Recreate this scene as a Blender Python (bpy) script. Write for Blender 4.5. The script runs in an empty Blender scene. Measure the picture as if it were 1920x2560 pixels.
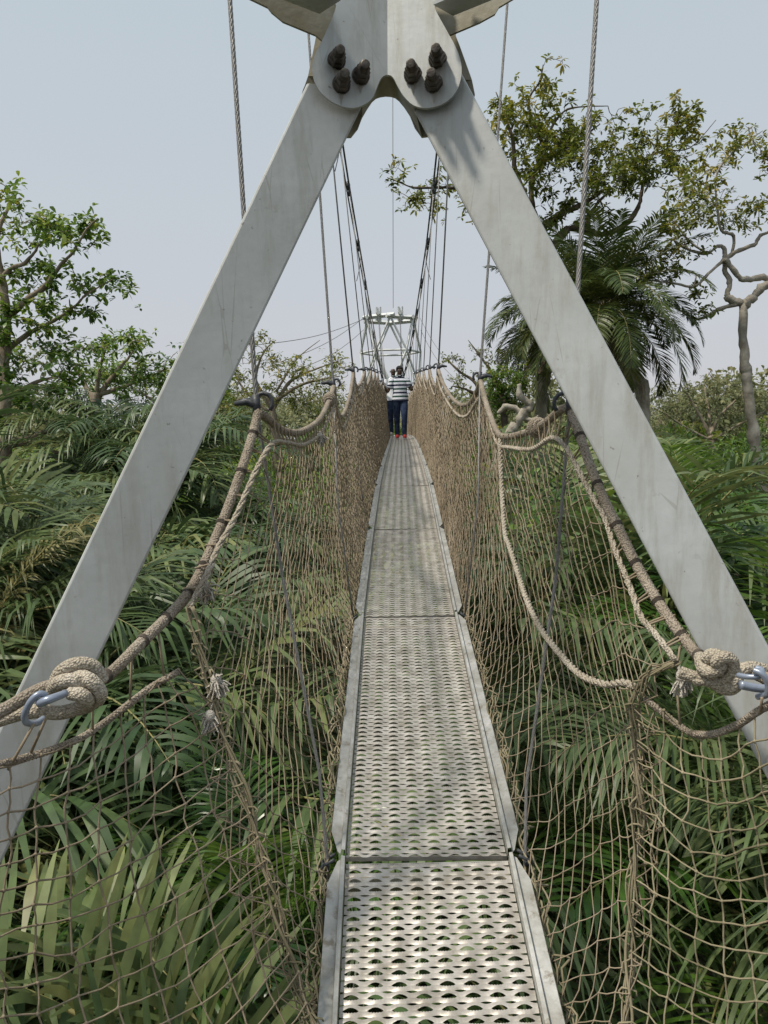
import bpy, math, random
import numpy as np
from mathutils import Vector, Matrix, Euler
random.seed(7); rng = np.random.default_rng(7)
R = math.radians
SC = bpy.context.scene; COL = SC.collection
CZ = 9.0                                    # eye height above the forest floor
F = 1930.0
cam_d = bpy.data.cameras.new("camera"); cam = bpy.data.objects.new("camera", cam_d); COL.objects.link(cam)
CM = Matrix.Translation((0, 0, CZ)) @ (Euler((R(90 - 5.9), 0, 0)).to_matrix() @ Matrix.Rotation(R(-1.3), 3, 'Z')).to_4x4()
cam.matrix_world = CM
cam_d.sensor_fit = 'VERTICAL'; cam_d.sensor_height = 24; cam_d.lens = 24 * F / 2560
cam_d.clip_start = 0.05; cam_d.clip_end = 3000
SC.camera = cam
def P(px, py, Z):                           # measured point at a real distance -> world
    return CM @ Vector(((px - 960) / F * Z, (1280 - py) / F * Z, -Z))
def PP(l): return [P(*a) for a in l]

# ------------------------------------------------------------------ materials
def nodes(name):
    m = bpy.data.materials.new(name); m.use_nodes = True
    nt = m.node_tree; nt.nodes.clear()
    o = nt.nodes.new('ShaderNodeOutputMaterial')
    return m, nt, o
def N(nt, t, **kw):
    n = nt.nodes.new(t)
    for k, v in kw.items():
        if k in n.inputs: n.inputs[k].default_value = v
        else: setattr(n, k, v)
    return n
def ramp(nt, stops):
    r = nt.nodes.new('ShaderNodeValToRGB'); e = r.color_ramp.elements
    while len(e) < len(stops): e.new(0.5)
    for i, (p, c) in enumerate(stops): e[i].position = p; e[i].color = (*c, 1)
    return r
def mat(name, cols, scale=8, rough=.6, metal=0, bump=0, bscale=60, detail=6, stretch=(1, 1, 1), spots=None, rvar=0, wave=None, spec=.5, dist=0.01):
    m, nt, o = nodes(name); L = nt.links.new
    b = N(nt, 'ShaderNodeBsdfPrincipled', Roughness=rough, Metallic=metal)
    b.inputs['Specular IOR Level'].default_value = spec
    tc = N(nt, 'ShaderNodeTexCoord'); mp = N(nt, 'ShaderNodeMapping'); mp.inputs['Scale'].default_value = stretch
    L(tc.outputs['Object'], mp.inputs['Vector'])
    n1 = N(nt, 'ShaderNodeTexNoise', Scale=scale, Detail=detail, Roughness=.65); L(mp.outputs[0], n1.inputs['Vector'])
    k = len(cols)
    r = ramp(nt, [(.3 + .4 * i / max(1, k - 1), c) for i, c in enumerate(cols)]); L(n1.outputs['Fac'], r.inputs[0])
    col = r.outputs[0]
    if spots:
        sc_, lo, hi, sc2 = spots
        n2 = N(nt, 'ShaderNodeTexNoise', Scale=sc2, Detail=8, Roughness=.7); L(tc.outputs['Object'], n2.inputs['Vector'])
        r2 = ramp(nt, [(lo, (0, 0, 0)), (hi, (1, 1, 1))]); L(n2.outputs['Fac'], r2.inputs[0])
        mx = N(nt, 'ShaderNodeMix', data_type='RGBA'); L(r2.outputs[0], mx.inputs[0]); L(col, mx.inputs[6]); mx.inputs[7].default_value = (*sc_, 1)
        col = mx.outputs[2]
    L(col, b.inputs['Base Color'])
    if rvar:
        mr = N(nt, 'ShaderNodeMapRange'); mr.inputs[3].default_value = rough - rvar; mr.inputs[4].default_value = rough + rvar
        L(n1.outputs['Fac'], mr.inputs[0]); L(mr.outputs[0], b.inputs['Roughness'])
    if bump:
        nb = N(nt, 'ShaderNodeTexNoise', Scale=bscale, Detail=5); L(mp.outputs[0], nb.inputs['Vector'])
        bp = N(nt, 'ShaderNodeBump', Strength=bump, Distance=dist); L(nb.outputs['Fac'], bp.inputs['Height']); L(bp.outputs[0], b.inputs['Normal'])
    L(b.outputs[0], o.inputs[0])
    return m
def braid(m, sc=210, st=1.0):
    nt = m.node_tree; b = [n for n in nt.nodes if n.type == 'BSDF_PRINCIPLED'][0]; bp = [n for n in nt.nodes if n.type == 'BUMP'][0]
    tc = [n for n in nt.nodes if n.type == 'TEX_COORD'][0]
    v = N(nt, 'ShaderNodeTexVoronoi', Scale=sc); nt.links.new(tc.outputs['Object'], v.inputs['Vector'])
    inv = N(nt, 'ShaderNodeMath', operation='SUBTRACT'); inv.inputs[0].default_value = 1; nt.links.new(v.outputs['Distance'], inv.inputs[1])
    nt.links.new(inv.outputs[0], bp.inputs['Height']); bp.inputs['Strength'].default_value = st; bp.inputs['Distance'].default_value = .004
    old = b.inputs['Base Color'].links[0].from_socket; r = ramp(nt, [(.3, (1.25, 1.22, 1.18)), (.85, (.62, .59, .55))]); nt.links.new(v.outputs['Distance'], r.inputs[0])
    mx = N(nt, 'ShaderNodeMix', data_type='RGBA', blend_type='MULTIPLY'); mx.inputs[0].default_value = 1; nt.links.new(old, mx.inputs[6]); nt.links.new(r.outputs[0], mx.inputs[7]); nt.links.new(mx.outputs[2], b.inputs['Base Color'])
def grime(m):
    """spangle, long drip streaks, scratches and edge dirt on galvanised steel"""
    nt = m.node_tree; L = nt.links.new; b = [n for n in nt.nodes if n.type == 'BSDF_PRINCIPLED'][0]; tc = [n for n in nt.nodes if n.type == 'TEX_COORD'][0]
    col = b.inputs['Base Color'].links[0].from_socket
    def layer(col, tex_out, lo, hi, c, amt):
        r = ramp(nt, [(lo, (0, 0, 0)), (hi, (amt, amt, amt))]); L(tex_out, r.inputs[0])
        mx = N(nt, 'ShaderNodeMix', data_type='RGBA'); L(r.outputs[0], mx.inputs[0]); L(col, mx.inputs[6]); mx.inputs[7].default_value = (*c, 1); return mx.outputs[2]
    v = N(nt, 'ShaderNodeTexVoronoi', Scale=55); L(tc.outputs['Object'], v.inputs['Vector']); sp = N(nt, 'ShaderNodeSeparateColor'); L(v.outputs['Color'], sp.inputs[0])
    col = layer(col, sp.outputs[0], .3, 1, (.40, .42, .41), .16)
    mp = N(nt, 'ShaderNodeMapping'); mp.inputs['Scale'].default_value = (14, 14, 1.6); L(tc.outputs['Object'], mp.inputs[0])
    n = N(nt, 'ShaderNodeTexNoise', Scale=1.3, Detail=9, Roughness=.7); L(mp.outputs[0], n.inputs['Vector'])
    col = layer(col, n.outputs['Fac'], .48, .72, (.25, .225, .16), .62)
    n = N(nt, 'ShaderNodeTexNoise', Scale=1.1, Detail=5, Roughness=.6); L(tc.outputs['Object'], n.inputs['Vector'])
    col = layer(col, n.outputs['Fac'], .42, .70, (.40, .40, .36), .6)
    mp = N(nt, 'ShaderNodeMapping'); mp.inputs['Scale'].default_value = (9, 9, .9); mp.inputs['Rotation'].default_value = (0, .5, 0); L(tc.outputs['Object'], mp.inputs[0])
    w = N(nt, 'ShaderNodeTexVoronoi', Scale=1.4, feature='DISTANCE_TO_EDGE'); L(mp.outputs[0], w.inputs['Vector'])
    n = N(nt, 'ShaderNodeTexNoise', Scale=5, Detail=4); L(tc.outputs['Object'], n.inputs['Vector'])
    mm = N(nt, 'ShaderNodeMath', operation='MULTIPLY_ADD'); mm.inputs[1].default_value = -.10; mm.inputs[2].default_value = .050; L(n.outputs['Fac'], mm.inputs[0])
    lt = N(nt, 'ShaderNodeMath', operation='LESS_THAN'); L(w.outputs['Distance'], lt.inputs[0]); L(mm.outputs[0], lt.inputs[1])
    col = layer(col, lt.outputs[0], .4, .9, (.24, .23, .19), .35)
    v = N(nt, 'ShaderNodeTexNoise', Scale=60, Detail=3); L(tc.outputs['Object'], v.inputs['Vector'])
    col = layer(col, v.outputs['Fac'], .70, .76, (.17, .15, .11), .7)
    L(col, b.inputs['Base Color'])
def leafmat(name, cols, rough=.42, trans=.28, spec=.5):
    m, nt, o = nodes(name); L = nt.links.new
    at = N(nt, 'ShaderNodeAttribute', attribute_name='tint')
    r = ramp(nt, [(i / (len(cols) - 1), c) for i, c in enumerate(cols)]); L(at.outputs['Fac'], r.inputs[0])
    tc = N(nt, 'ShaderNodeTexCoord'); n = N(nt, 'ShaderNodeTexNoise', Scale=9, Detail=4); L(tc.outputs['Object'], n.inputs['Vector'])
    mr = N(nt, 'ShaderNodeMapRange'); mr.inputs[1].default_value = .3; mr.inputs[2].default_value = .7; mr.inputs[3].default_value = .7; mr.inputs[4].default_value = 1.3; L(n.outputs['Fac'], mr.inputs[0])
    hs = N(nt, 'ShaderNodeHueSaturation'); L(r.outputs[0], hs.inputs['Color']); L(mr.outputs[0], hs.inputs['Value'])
    b = N(nt, 'ShaderNodeBsdfPrincipled', Roughness=rough); b.inputs['Specular IOR Level'].default_value = spec
    t = N(nt, 'ShaderNodeBsdfTranslucent'); mx = N(nt, 'ShaderNodeMixShader', Fac=trans)
    L(hs.outputs[0], b.inputs['Base Color']); 
    h2 = N(nt, 'ShaderNodeHueSaturation', Value=1.5, Hue=.48); L(hs.outputs[0], h2.inputs['Color']); L(h2.outputs[0], t.inputs['Color'])
    L(b.outputs[0], mx.inputs[1]); L(t.outputs[0], mx.inputs[2]); L(mx.outputs[0], o.inputs[0])
    return m
M = {}
M['galv'] = mat('galvanised_steel', [(.40, .415, .41), (.48, .505, .50), (.56, .59, .59)], scale=3.5, rough=.48, metal=.12, bump=.06, bscale=40, detail=9, spots=((.26, .24, .20), .62, .80, 11), rvar=.1)
M['rust'] = mat('rust_streak_stain', [(.30, .29, .255), (.38, .375, .345)], scale=30, rough=.6)
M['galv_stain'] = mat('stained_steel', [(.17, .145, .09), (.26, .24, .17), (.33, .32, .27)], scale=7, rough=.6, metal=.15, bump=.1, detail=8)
M['galv_far'] = mat('pale_lattice_steel', [(.50, .51, .50), (.60, .62, .61), (.68, .70, .69)], scale=2.5, rough=.5, metal=.1)  # paler version of the near tower's steel, for the far lattice
M['bolt'] = mat('rusty_bolt_steel', [(.045, .035, .028), (.10, .085, .07), (.17, .15, .13)], scale=40, rough=.5, metal=.5, bump=.2, bscale=200)
M['alu'] = mat('worn_aluminium', [(.27, .245, .205), (.43, .40, .355), (.58, .55, .505)], scale=14, rough=.42, metal=.35, bump=.08, bscale=90, detail=8, spots=((.24, .21, .15), .56, .74, 9), rvar=.1)
M['alu_side'] = mat('scuffed_aluminium_flange', [(.25, .24, .21), (.37, .37, .345), (.50, .50, .49)], scale=10, rough=.5, metal=.35, bump=.08, detail=9, spots=((.22, .20, .16), .55, .66, 22), rvar=.1)
M['rope'] = mat('braided_rope', [(.19, .165, .13), (.29, .255, .21), (.37, .335, .285)], scale=9, rough=.95, bump=.9, bscale=260, dist=.004, spec=.1)
M['rope_pale'] = mat('pale_braided_rope', [(.30, .265, .21), (.42, .385, .32), (.52, .485, .42)], scale=14, rough=.95, bump=.9, bscale=300, dist=.004, spec=.1)
M['rope_fray'] = mat('frayed_white_rope', [(.40, .36, .30), (.58, .54, .47), (.66, .62, .55)], scale=20, rough=.95, bump=.9, bscale=300, spec=.1)
M['cord'] = mat('net_cord', [(.17, .135, .09), (.27, .22, .155), (.36, .30, .22)], scale=3, rough=.9, bump=.5, bscale=400, dist=.002, spec=.15)
M['cord_moss'] = mat('mossy_net_cord', [(.12, .11, .065), (.24, .21, .135), (.35, .305, .21)], scale=5, rough=.9, bump=.5, bscale=400, dist=.002, spec=.15)
M['twine'] = mat('dark_twine', [(.06, .05, .04), (.12, .10, .08)], scale=30, rough=.9)
M['wire'] = mat('wire_rope_steel', [(.16, .16, .15), (.28, .27, .26)], scale=50, rough=.5, metal=.4, bump=.2, bscale=300)
M['wire_dark'] = mat('dark_main_cable', [(.05, .05, .05), (.12, .12, .12)], scale=50, rough=.5, metal=.4)
M['shackle'] = mat('blue_grey_shackle', [(.20, .24, .31), (.30, .34, .42)], scale=20, rough=.35, metal=.3)
M['hook'] = mat('black_hook_tape', [(.02, .025, .03), (.06, .065, .075)], scale=30, rough=.5, bump=.3)
M['bark'] = mat('grey_bark', [(.13, .105, .075), (.24, .20, .15), (.36, .32, .25)], scale=5, rough=.95, bump=.8, bscale=14, stretch=(1, 1, .5), detail=9, dist=.03, spec=.1)
M['bark_pale'] = mat('pale_mottled_bark', [(.19, .17, .135), (.32, .29, .24), (.46, .43, .365)], scale=4, rough=.95, bump=.8, bscale=12, detail=9, dist=.03, spec=.1)
M['bark_dark'] = mat('dark_bark', [(.05, .04, .03), (.11, .09, .065), (.18, .15, .11)], scale=5, rough=.95, bump=.8, bscale=16, dist=.02, spec=.1)
M['soil'] = mat('forest_floor_litter', [(.012, .011, .006), (.03, .026, .014), (.035, .045, .015)], scale=1.5, rough=1, bump=.8, bscale=6, dist=.1, spec=.1)
M['water'] = mat('lagoon_water', [(.30, .33, .36), (.36, .39, .42)], scale=.02, rough=.15)
M['white'] = mat('white_roof_sheet', [(.6, .6, .6), (.72, .72, .72)], scale=3, rough=.6)
M['leaf_tree'] = leafmat('broad_olive_leaves', [(0.054, 0.0802, 0.0135), (0.119, 0.1619, 0.0226), (0.2161, 0.2288, 0.0338), (0.3675, 0.305, 0.0508)], trans=.32)
M['leaf_green'] = leafmat('bright_green_leaves', [(0.0355, 0.0786, 0.0153), (0.081, 0.1646, 0.0255), (0.1618, 0.2576, 0.0383), (0.3238, 0.3146, 0.051)], trans=.35)
M['leaf_far'] = leafmat('hazed_distant_leaves', [(0.0718, 0.0939, 0.0396), (0.1294, 0.1565, 0.066), (0.2011, 0.213, 0.0924), (0.2873, 0.2755, 0.132)], trans=.3, rough=.6)  # distance haze painted into the leaf colour: lighter and less saturated
M['palm'] = leafmat('dark_palm_leaflets', [(0.0265, 0.0482, 0.012), (0.0497, 0.0804, 0.0188), (0.0911, 0.114, 0.0256), (0.1989, 0.1609, 0.0342)], rough=.42, trans=.2, spec=.4)
M['raffia'] = leafmat('raffia_leaflets', [(0.0351, 0.0693, 0.0238), (0.07, 0.1179, 0.0411), (0.1241, 0.1664, 0.0596), (0.2335, 0.2359, 0.0812)], rough=.45, trans=.22, spec=.4)
M['raffia_green'] = leafmat('fresh_green_leaflets', [(0.02, 0.0609, 0.0108), (0.045, 0.113, 0.018), (0.0901, 0.1739, 0.0271), (0.14, 0.2086, 0.0451)], rough=.33, trans=.35, spec=.6)
M['raffia_pale'] = leafmat('pale_fine_leaflets', [(0.0375, 0.066, 0.0209), (0.0675, 0.11, 0.0361), (0.105, 0.154, 0.057), (0.165, 0.2024, 0.0855)], rough=.42, trans=.3, spec=.45)
M['raffia_dry'] = leafmat('yellowed_leaflets', [(0.0782, 0.088, 0.0258), (0.1564, 0.1552, 0.0518), (0.2444, 0.2277, 0.0931), (0.3128, 0.2795, 0.1346)], rough=.5, trans=.3)
M['dead'] = leafmat('dead_brown_leaflets', [(.07, .05, .03), (.13, .095, .055), (.20, .15, .09), (.25, .2, .12)], rough=.7, trans=.15)
M['stalk'] = mat('palm_stalk', [(.10, .11, .04), (.20, .19, .07), (.32, .25, .09)], scale=6, rough=.6)
M['skin'] = mat('dark_skin', [(.045, .022, .013), (.075, .038, .022)], scale=12, rough=.5)
M['hair'] = mat('black_hair', [(.006, .005, .005), (.014, .012, .011)], scale=80, rough=.9, bump=.5)
M['jeans'] = mat('blue_denim', [(.012, .018, .040), (.03, .045, .09), (.07, .10, .16)], scale=7, rough=.9, bump=.2, spec=.1)
M['white_shirt'] = mat('white_shirt', [(.62, .64, .68), (.75, .77, .80)], scale=6, rough=.9, spec=.1)
M['red'] = mat('red_canvas_shoe', [(.55, .03, .03), (.70, .06, .05)], scale=20, rough=.6)
M['sole'] = mat('white_rubber', [(.5, .5, .5), (.6, .6, .6)], scale=20, rough=.6)
M['eye'] = mat('eye_white', [(.6, .58, .55), (.6, .58, .55)], rough=.3)
M['lip'] = mat('lips', [(.12, .045, .035), (.13, .05, .04)], rough=.5)
for k_ in ('rope', 'rope_pale'): braid(M[k_])
for k_ in ('galv',): grime(M[k_])
def stripe_mat():
    m, nt, o = nodes('striped_polo_cloth'); L = nt.links.new
    tc = N(nt, 'ShaderNodeTexCoord'); sp = N(nt, 'ShaderNodeSeparateXYZ'); L(tc.outputs['Object'], sp.inputs[0])
    mm = N(nt, 'ShaderNodeMath', operation='MULTIPLY'); mm.inputs[1].default_value = 1 / .176; L(sp.outputs['Z'], mm.inputs[0])
    fr = N(nt, 'ShaderNodeMath', operation='FRACT'); L(mm.outputs[0], fr.inputs[0])
    r = ramp(nt, [(0, (.013, .017, .045)), (.23, (.68, .70, .76)), (.5, (.015, .06, .045)), (.73, (.68, .70, .76))]); r.color_ramp.interpolation = 'CONSTANT'
    L(fr.outputs[0], r.inputs[0]); b = N(nt, 'ShaderNodeBsdfPrincipled', Roughness=.9); L(r.outputs[0], b.inputs['Base Color']); L(b.outputs[0], o.inputs[0])
    return m
M['stripe'] = stripe_mat()

# ------------------------------------------------------------------ mesh builder
class MB:
    def __init__(s): s.V = []; s.Q = []; s.T = []; s.N = []; s.n = 0; s.tint = []
    def add(s, v, quads=(), tris=(), tint=0.5):
        v = np.asarray(v, float).reshape(-1, 3); k = len(v)
        if len(quads): s.Q.append(np.asarray(quads, int).reshape(-1, 4) + s.n)
        if len(tris): s.T.append(np.asarray(tris, int).reshape(-1, 3) + s.n)
        s.V.append(v); s.tint.append(np.full(k, tint) if np.isscalar(tint) else np.asarray(tint, float)); s.n += k
    def ngon(s, v, faces):
        v = np.asarray([tuple(a) for a in v], float)
        for f in faces: s.N.append([i + s.n for i in f])
        s.V.append(v); s.tint.append(np.full(len(v), .5)); s.n += len(v)
    def tube(s, pts, r, sides=8, cap=True, tint=.5, twist=0):
        p = np.array([tuple(a) for a in pts], float); n = len(p)
        if n < 2: return
        rr = np.full(n, r, float) if np.isscalar(r) else np.asarray(r, float)
        t = np.gradient(p, axis=0); t /= np.linalg.norm(t, axis=1)[:, None] + 1e-12
        up = np.array([0, 0, 1.]) if abs(t[0][2]) < .9 else np.array([1., 0, 0])
        a = np.cross(t[0], up); a /= np.linalg.norm(a)
        A = [a]
        for i in range(1, n):
            a = A[-1] - t[i] * np.dot(A[-1], t[i]); l = np.linalg.norm(a)
            A.append(a / l if l > 1e-9 else A[-1])
        A = np.array(A); B = np.cross(t, A)
        th = np.arange(sides) * 2 * math.pi / sides
        c = np.cos(th)[None, :, None]; sn = np.sin(th)[None, :, None]
        v = p[:, None, :] + rr[:, None, None] * (A[:, None, :] * c + B[:, None, :] * sn)
        i = np.arange(n - 1)[:, None] * sides; j = np.arange(sides)[None, :]; j2 = (j + 1) % sides
        q = np.stack([i + j, i + j2, i + sides + j2, i + sides + j], -1).reshape(-1, 4)
        s.add(v.reshape(-1, 3), q, tint=tint)
        if cap:
            b0 = s.n - n * sides
            s.N.append([b0 + k for k in range(sides)][::-1]); s.N.append([b0 + (n - 1) * sides + k for k in range(sides)])
    def segs(s, a, b, r, sides=4, tint=.5):                   # many straight pieces at once
        a = np.asarray(a, float); b = np.asarray(b, float); n = len(a)
        r = np.full(n, r) if np.isscalar(r) else np.asarray(r)
        t = b - a; t /= np.linalg.norm(t, axis=1)[:, None] + 1e-12
        up = np.where(np.abs(t[:, 2:3]) < .9, np.array([[0, 0, 1.]]), np.array([[1., 0, 0]]))
        A = np.cross(t, up); A /= np.linalg.norm(A, axis=1)[:, None] + 1e-12; B = np.cross(t, A)
        th = np.arange(sides) * 2 * math.pi / sides
        off = r[:, None, None] * (A[:, None, :] * np.cos(th)[None, :, None] + B[:, None, :] * np.sin(th)[None, :, None])
        v = np.concatenate([a[:, None, :] + off, b[:, None, :] + off], 1)
        base = np.arange(n)[:, None] * 2 * sides; j = np.arange(sides)[None, :]; j2 = (j + 1) % sides
        q = np.stack([base + j, base + j2, base + sides + j2, base + sides + j], -1)
        s.add(v.reshape(-1, 3), q.reshape(-1, 4), tint=tint)
    def octas(s, c, r):
        c = np.asarray(c, float); n = len(c); r = np.full(n, r) if np.isscalar(r) else np.asarray(r)
        d = np.array([(1, 0, 0), (-1, 0, 0), (0, 1, 0), (0, -1, 0), (0, 0, 1), (0, 0, -1)], float)
        v = c[:, None, :] + d[None] * r[:, None, None]
        f = np.array([(0, 2, 4), (2, 1, 4), (1, 3, 4), (3, 0, 4), (2, 0, 5), (1, 2, 5), (3, 1, 5), (0, 3, 5)])
        s.add(v.reshape(-1, 3), tris=(f[None] + np.arange(n)[:, None, None] * 6).reshape(-1, 3))
    def box(s, c, d, rot=None):
        c = np.array(c); x, y, z = np.array(d) / 2
        v = np.array([(sx * x, sy * y, sz * z) for sx in (-1, 1) for sy in (-1, 1) for sz in (-1, 1)])
        if rot is not None: v = v @ np.array(rot).T
        s.add(v + c, [(0, 1, 3, 2), (4, 6, 7, 5), (0, 4, 5, 1), (2, 3, 7, 6), (0, 2, 6, 4), (1, 5, 7, 3)])
    def prism(s, front, thick):                                # polygon (world points) given thickness along vector
        n = len(front); f = [Vector(a) for a in front]; b = [a + thick for a in f]
        s.ngon(f + b, [list(range(n)), list(range(2 * n - 1, n - 1, -1))] + [[i, i + n, (i + 1) % n + n, (i + 1) % n] for i in range(n)])
    def ellip(s, c, r, rot=None, nu=16, nv=10):
        u = np.linspace(0, 2 * math.pi, nu, endpoint=False); w = np.linspace(-math.pi / 2, math.pi / 2, nv)
        v = np.array([(math.cos(b) * math.cos(a) * r[0], math.cos(b) * math.sin(a) * r[1], math.sin(b) * r[2]) for b in w for a in u])
        if rot is not None: v = v @ np.array(rot).T
        q = [(i * nu + j, i * nu + (j + 1) % nu, (i + 1) * nu + (j + 1) % nu, (i + 1) * nu + j) for i in range(nv - 1) for j in range(nu)]
        s.add(v + np.array(c), q)
    def mesh(s, name, m, off=(0, 0, 0), smooth=True):
        V = np.concatenate(s.V) - np.array(tuple(off)); me = bpy.data.meshes.new(name)
        faces = []
        Q = np.concatenate(s.Q) if s.Q else np.zeros((0, 4), int); T = np.concatenate(s.T) if s.T else np.zeros((0, 3), int)
        nl = len(Q) * 4 + len(T) * 3 + sum(len(f) for f in s.N); nf = len(Q) + len(T) + len(s.N)
        me.vertices.add(len(V)); me.vertices.foreach_set('co', V.astype(np.float32).ravel())
        li = np.concatenate([Q.ravel(), T.ravel(), np.array([i for f in s.N for i in f], int)]).astype(np.int32)
        cnt = np.concatenate([np.full(len(Q), 4), np.full(len(T), 3), np.array([len(f) for f in s.N], int)]).astype(np.int32)
        me.loops.add(nl); me.loops.foreach_set('vertex_index', li)
        me.polygons.add(nf); st = np.concatenate([[0], np.cumsum(cnt)[:-1]]).astype(np.int32)
        me.polygons.foreach_set('loop_start', st); 
        try: me.polygons.foreach_set('loop_total', cnt)
        except Exception: pass
        me.polygons.foreach_set('use_smooth', np.full(nf, smooth))
        me.update(calc_edges=True); me.validate()
        if len(me.vertices) == len(V):
            at = me.attributes.new('tint', 'FLOAT', 'POINT'); at.data.foreach_set('value', np.concatenate(s.tint).astype(np.float32))
        me.materials.append(M[m] if isinstance(m, str) else m)
        return me
    def build(s, name, m, parent=None, off=None, smooth=True, mods=()):
        o0 = Vector((0, 0, 0))
        if off is None:
            p = parent
            while p is not None: o0 = o0 + p.location; p = p.parent
        else: o0 = Vector(off)
        o = bpy.data.objects.new(name, s.mesh(name, m, o0 if parent or off is not None else (0, 0, 0), smooth)); COL.objects.link(o)
        if parent: o.parent = parent
        elif off is not None: o.location = off
        return o
def tag(o, label=None, cat=None, group=None, kind=None):
    if label: o['label'] = label
    if cat: o['category'] = cat
    if group: o['group'] = group
    if kind: o['kind'] = kind
    return o
def thing(name, label, cat, loc=(0, 0, 0), group=None):
    o = bpy.data.objects.new(name, None); COL.objects.link(o); o.location = loc; o.empty_display_size = .2
    return tag(o, label, cat, group)
def cr(pts, n):                                                # Catmull-Rom resample, n samples per span
    p = [Vector(a) for a in pts]; out = []
    for i in range(len(p) - 1):
        a = p[max(i - 1, 0)]; b = p[i]; c = p[i + 1]; d = p[min(i + 2, len(p) - 1)]
        for k in range(n):
            t = k / n
            out.append(.5 * ((2 * b) + (c - a) * t + (2 * a - 5 * b + 4 * c - d) * t * t + (3 * b - a - 3 * c + d) * t ** 3))
    out.append(p[-1]); return out
def resample(pts, n):                                          # n+1 points evenly spaced along polyline
    p = np.array([tuple(a) for a in pts]); d = np.concatenate([[0], np.cumsum(np.linalg.norm(np.diff(p, axis=0), axis=1))])
    t = np.linspace(0, d[-1], n + 1); return np.stack([np.interp(t, d, p[:, k]) for k in range(3)], 1)

# ------------------------------------------------------------------ walkway course
deck_px = [(1099, 2560, 1.797), (1066, 2147, 2.257), (1049.6, 1900, 2.70), (1022, 1530, 4.11), (1014, 1326, 5.8), (1010, 1180, 8.8), (1007, 1100, 16.6)]
dp = [P(*a) for a in deck_px]
d0 = dp[0] + (dp[0] - dp[1]) * 2.6
dl = dp[-1]
course = [d0] + dp + [Vector((dl.x + .10, dl.y + 6, dl.z + .06)), Vector((dl.x + .25, dl.y + 14, dl.z + .02)), Vector((dl.x + .35, dl.y + 23, dl.z + .0))]
cy = np.array([c.y for c in course]); cc = cr(course, 12)
ccy = np.array([c.y for c in cc]); ccx = np.array([c.x for c in cc]); ccz = np.array([c.z for c in cc])
def D(y): return Vector((float(np.interp(y, ccy, ccx)), y, float(np.interp(y, ccy, ccz))))
HW = .238

# deck planks ------------------------------------------------------
PL = 1.812
def tread_mesh():
    b = MB(); pitch = .0155; n = 116; cols = 8; cw = (2 * HW - .006) / cols; ns = 18 * cols
    x = np.linspace(-HW + .003, HW - .003, ns + 1); ph = np.cos(2 * math.pi * (x + HW) / cw + math.pi)   # +1 at the open centres of A rows
    tooth = (np.arange(ns + 1) % 2)
    V = []; Qs = []
    for k in range(n):
        A_near = (k % 2 == 0)                                  # row of open eyes before this strand, shut slits after it (or the reverse)
        y0 = .005 + k * pitch; y1 = y0 + pitch
        eA = .0070 * np.clip((ph + .45) / 1.45, 0, 1) ** .6; eB = .0030 * np.clip((-ph - .1) / .9, 0, 1) ** .8
        z = .0014 * ph; teeth = tooth * np.clip(ph * 1.5, 0, 1)
        zA = z + .0010 * np.clip(ph, 0, 1) + .0010 * teeth; zB = z - .0010
        if A_near: rows = [(y0 + eA - .0011 * teeth, zA), ((y0 + eA) * .6 + (y1 - eB) * .4, z + .0012), (y1 - eB, zB)]
        else: rows = [(y0 + eB, zB), ((y1 - eA) * .6 + (y0 + eB) * .4, z + .0012), (y1 - eA + .0011 * teeth, zA)]
        v = np.concatenate([np.stack([x, yy, zz], 1) for yy, zz in rows])
        i = np.arange(ns); m = ns + 1
        q = np.concatenate([np.stack([i + r * m, i + 1 + r * m, i + 1 + (r + 1) * m, i + (r + 1) * m], 1) for r in range(2)])
        b.add(v, q)
    return b
def channel(side):
    b = MB(); s = side; a = .075                                # kerb, flange with cut corners
    x0, x1, x2 = HW, HW + .010, HW + .046
    prof = [(x0, -.03), (x0, .026), (x0 + .010, .029), (x1 + .004, .012)]
    # inner kerb
    for (xa, za), (xb, zb) in zip(prof[:-1], prof[1:]):
        b.add([(s * xa, .004, za), (s * xa, PL - .004, za), (s * xb, PL - .004, zb), (s * xb, .004, zb)], [(0, 1, 2, 3)])
    # outward flange
    f = [(x1 + .004, .004), (x1 + .012, .012), (x2 - .006, a), (x2, a + .02), (x2, PL - a - .02), (x2 - .006, PL - a), (x1 + .012, PL - .012), (x1 + .004, PL - .004)]
    v = [Vector((s * x, y, .012 + (x - x1) * .22)) for x, y in f]
    b.prism(v, Vector((0, 0, -.004)))
    # outer turned-down lip
    b.add([(s * (x2 + .001), a + .03, .022), (s * (x2 + .001), PL - a - .03, .022), (s * (x2 + .003), PL - a - .03, -.012), (s * (x2 + .003), a + .03, -.012)], [(0, 1, 2, 3)])
    return b
def endbar(far):
    b = MB(); b.box((0, .009 + (PL - .018) * far, -.009), (2 * HW - .002, .003, .016)); return b
def crossbeam():
    b = MB(); b.box((0, PL - .012, -.075), (2 * HW + .12, .05, .035)); return b
plank0 = thing('deck_plank', 'x', 'deck plank', group='perforated metal planks of the walkway')
pt = tread_mesh().build('tread', 'alu', plank0, smooth=True)
channel(-1).build('side_flange', 'alu_side', plank0, smooth=False); channel(1).build('side_flange', 'alu_side', plank0, smooth=False)
[endbar(f).build('end_bar', 'alu', plank0, smooth=False) for f in (0, 1)]; crossbeam().build('crossbeam', 'galv_stain', plank0, smooth=False)
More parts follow.
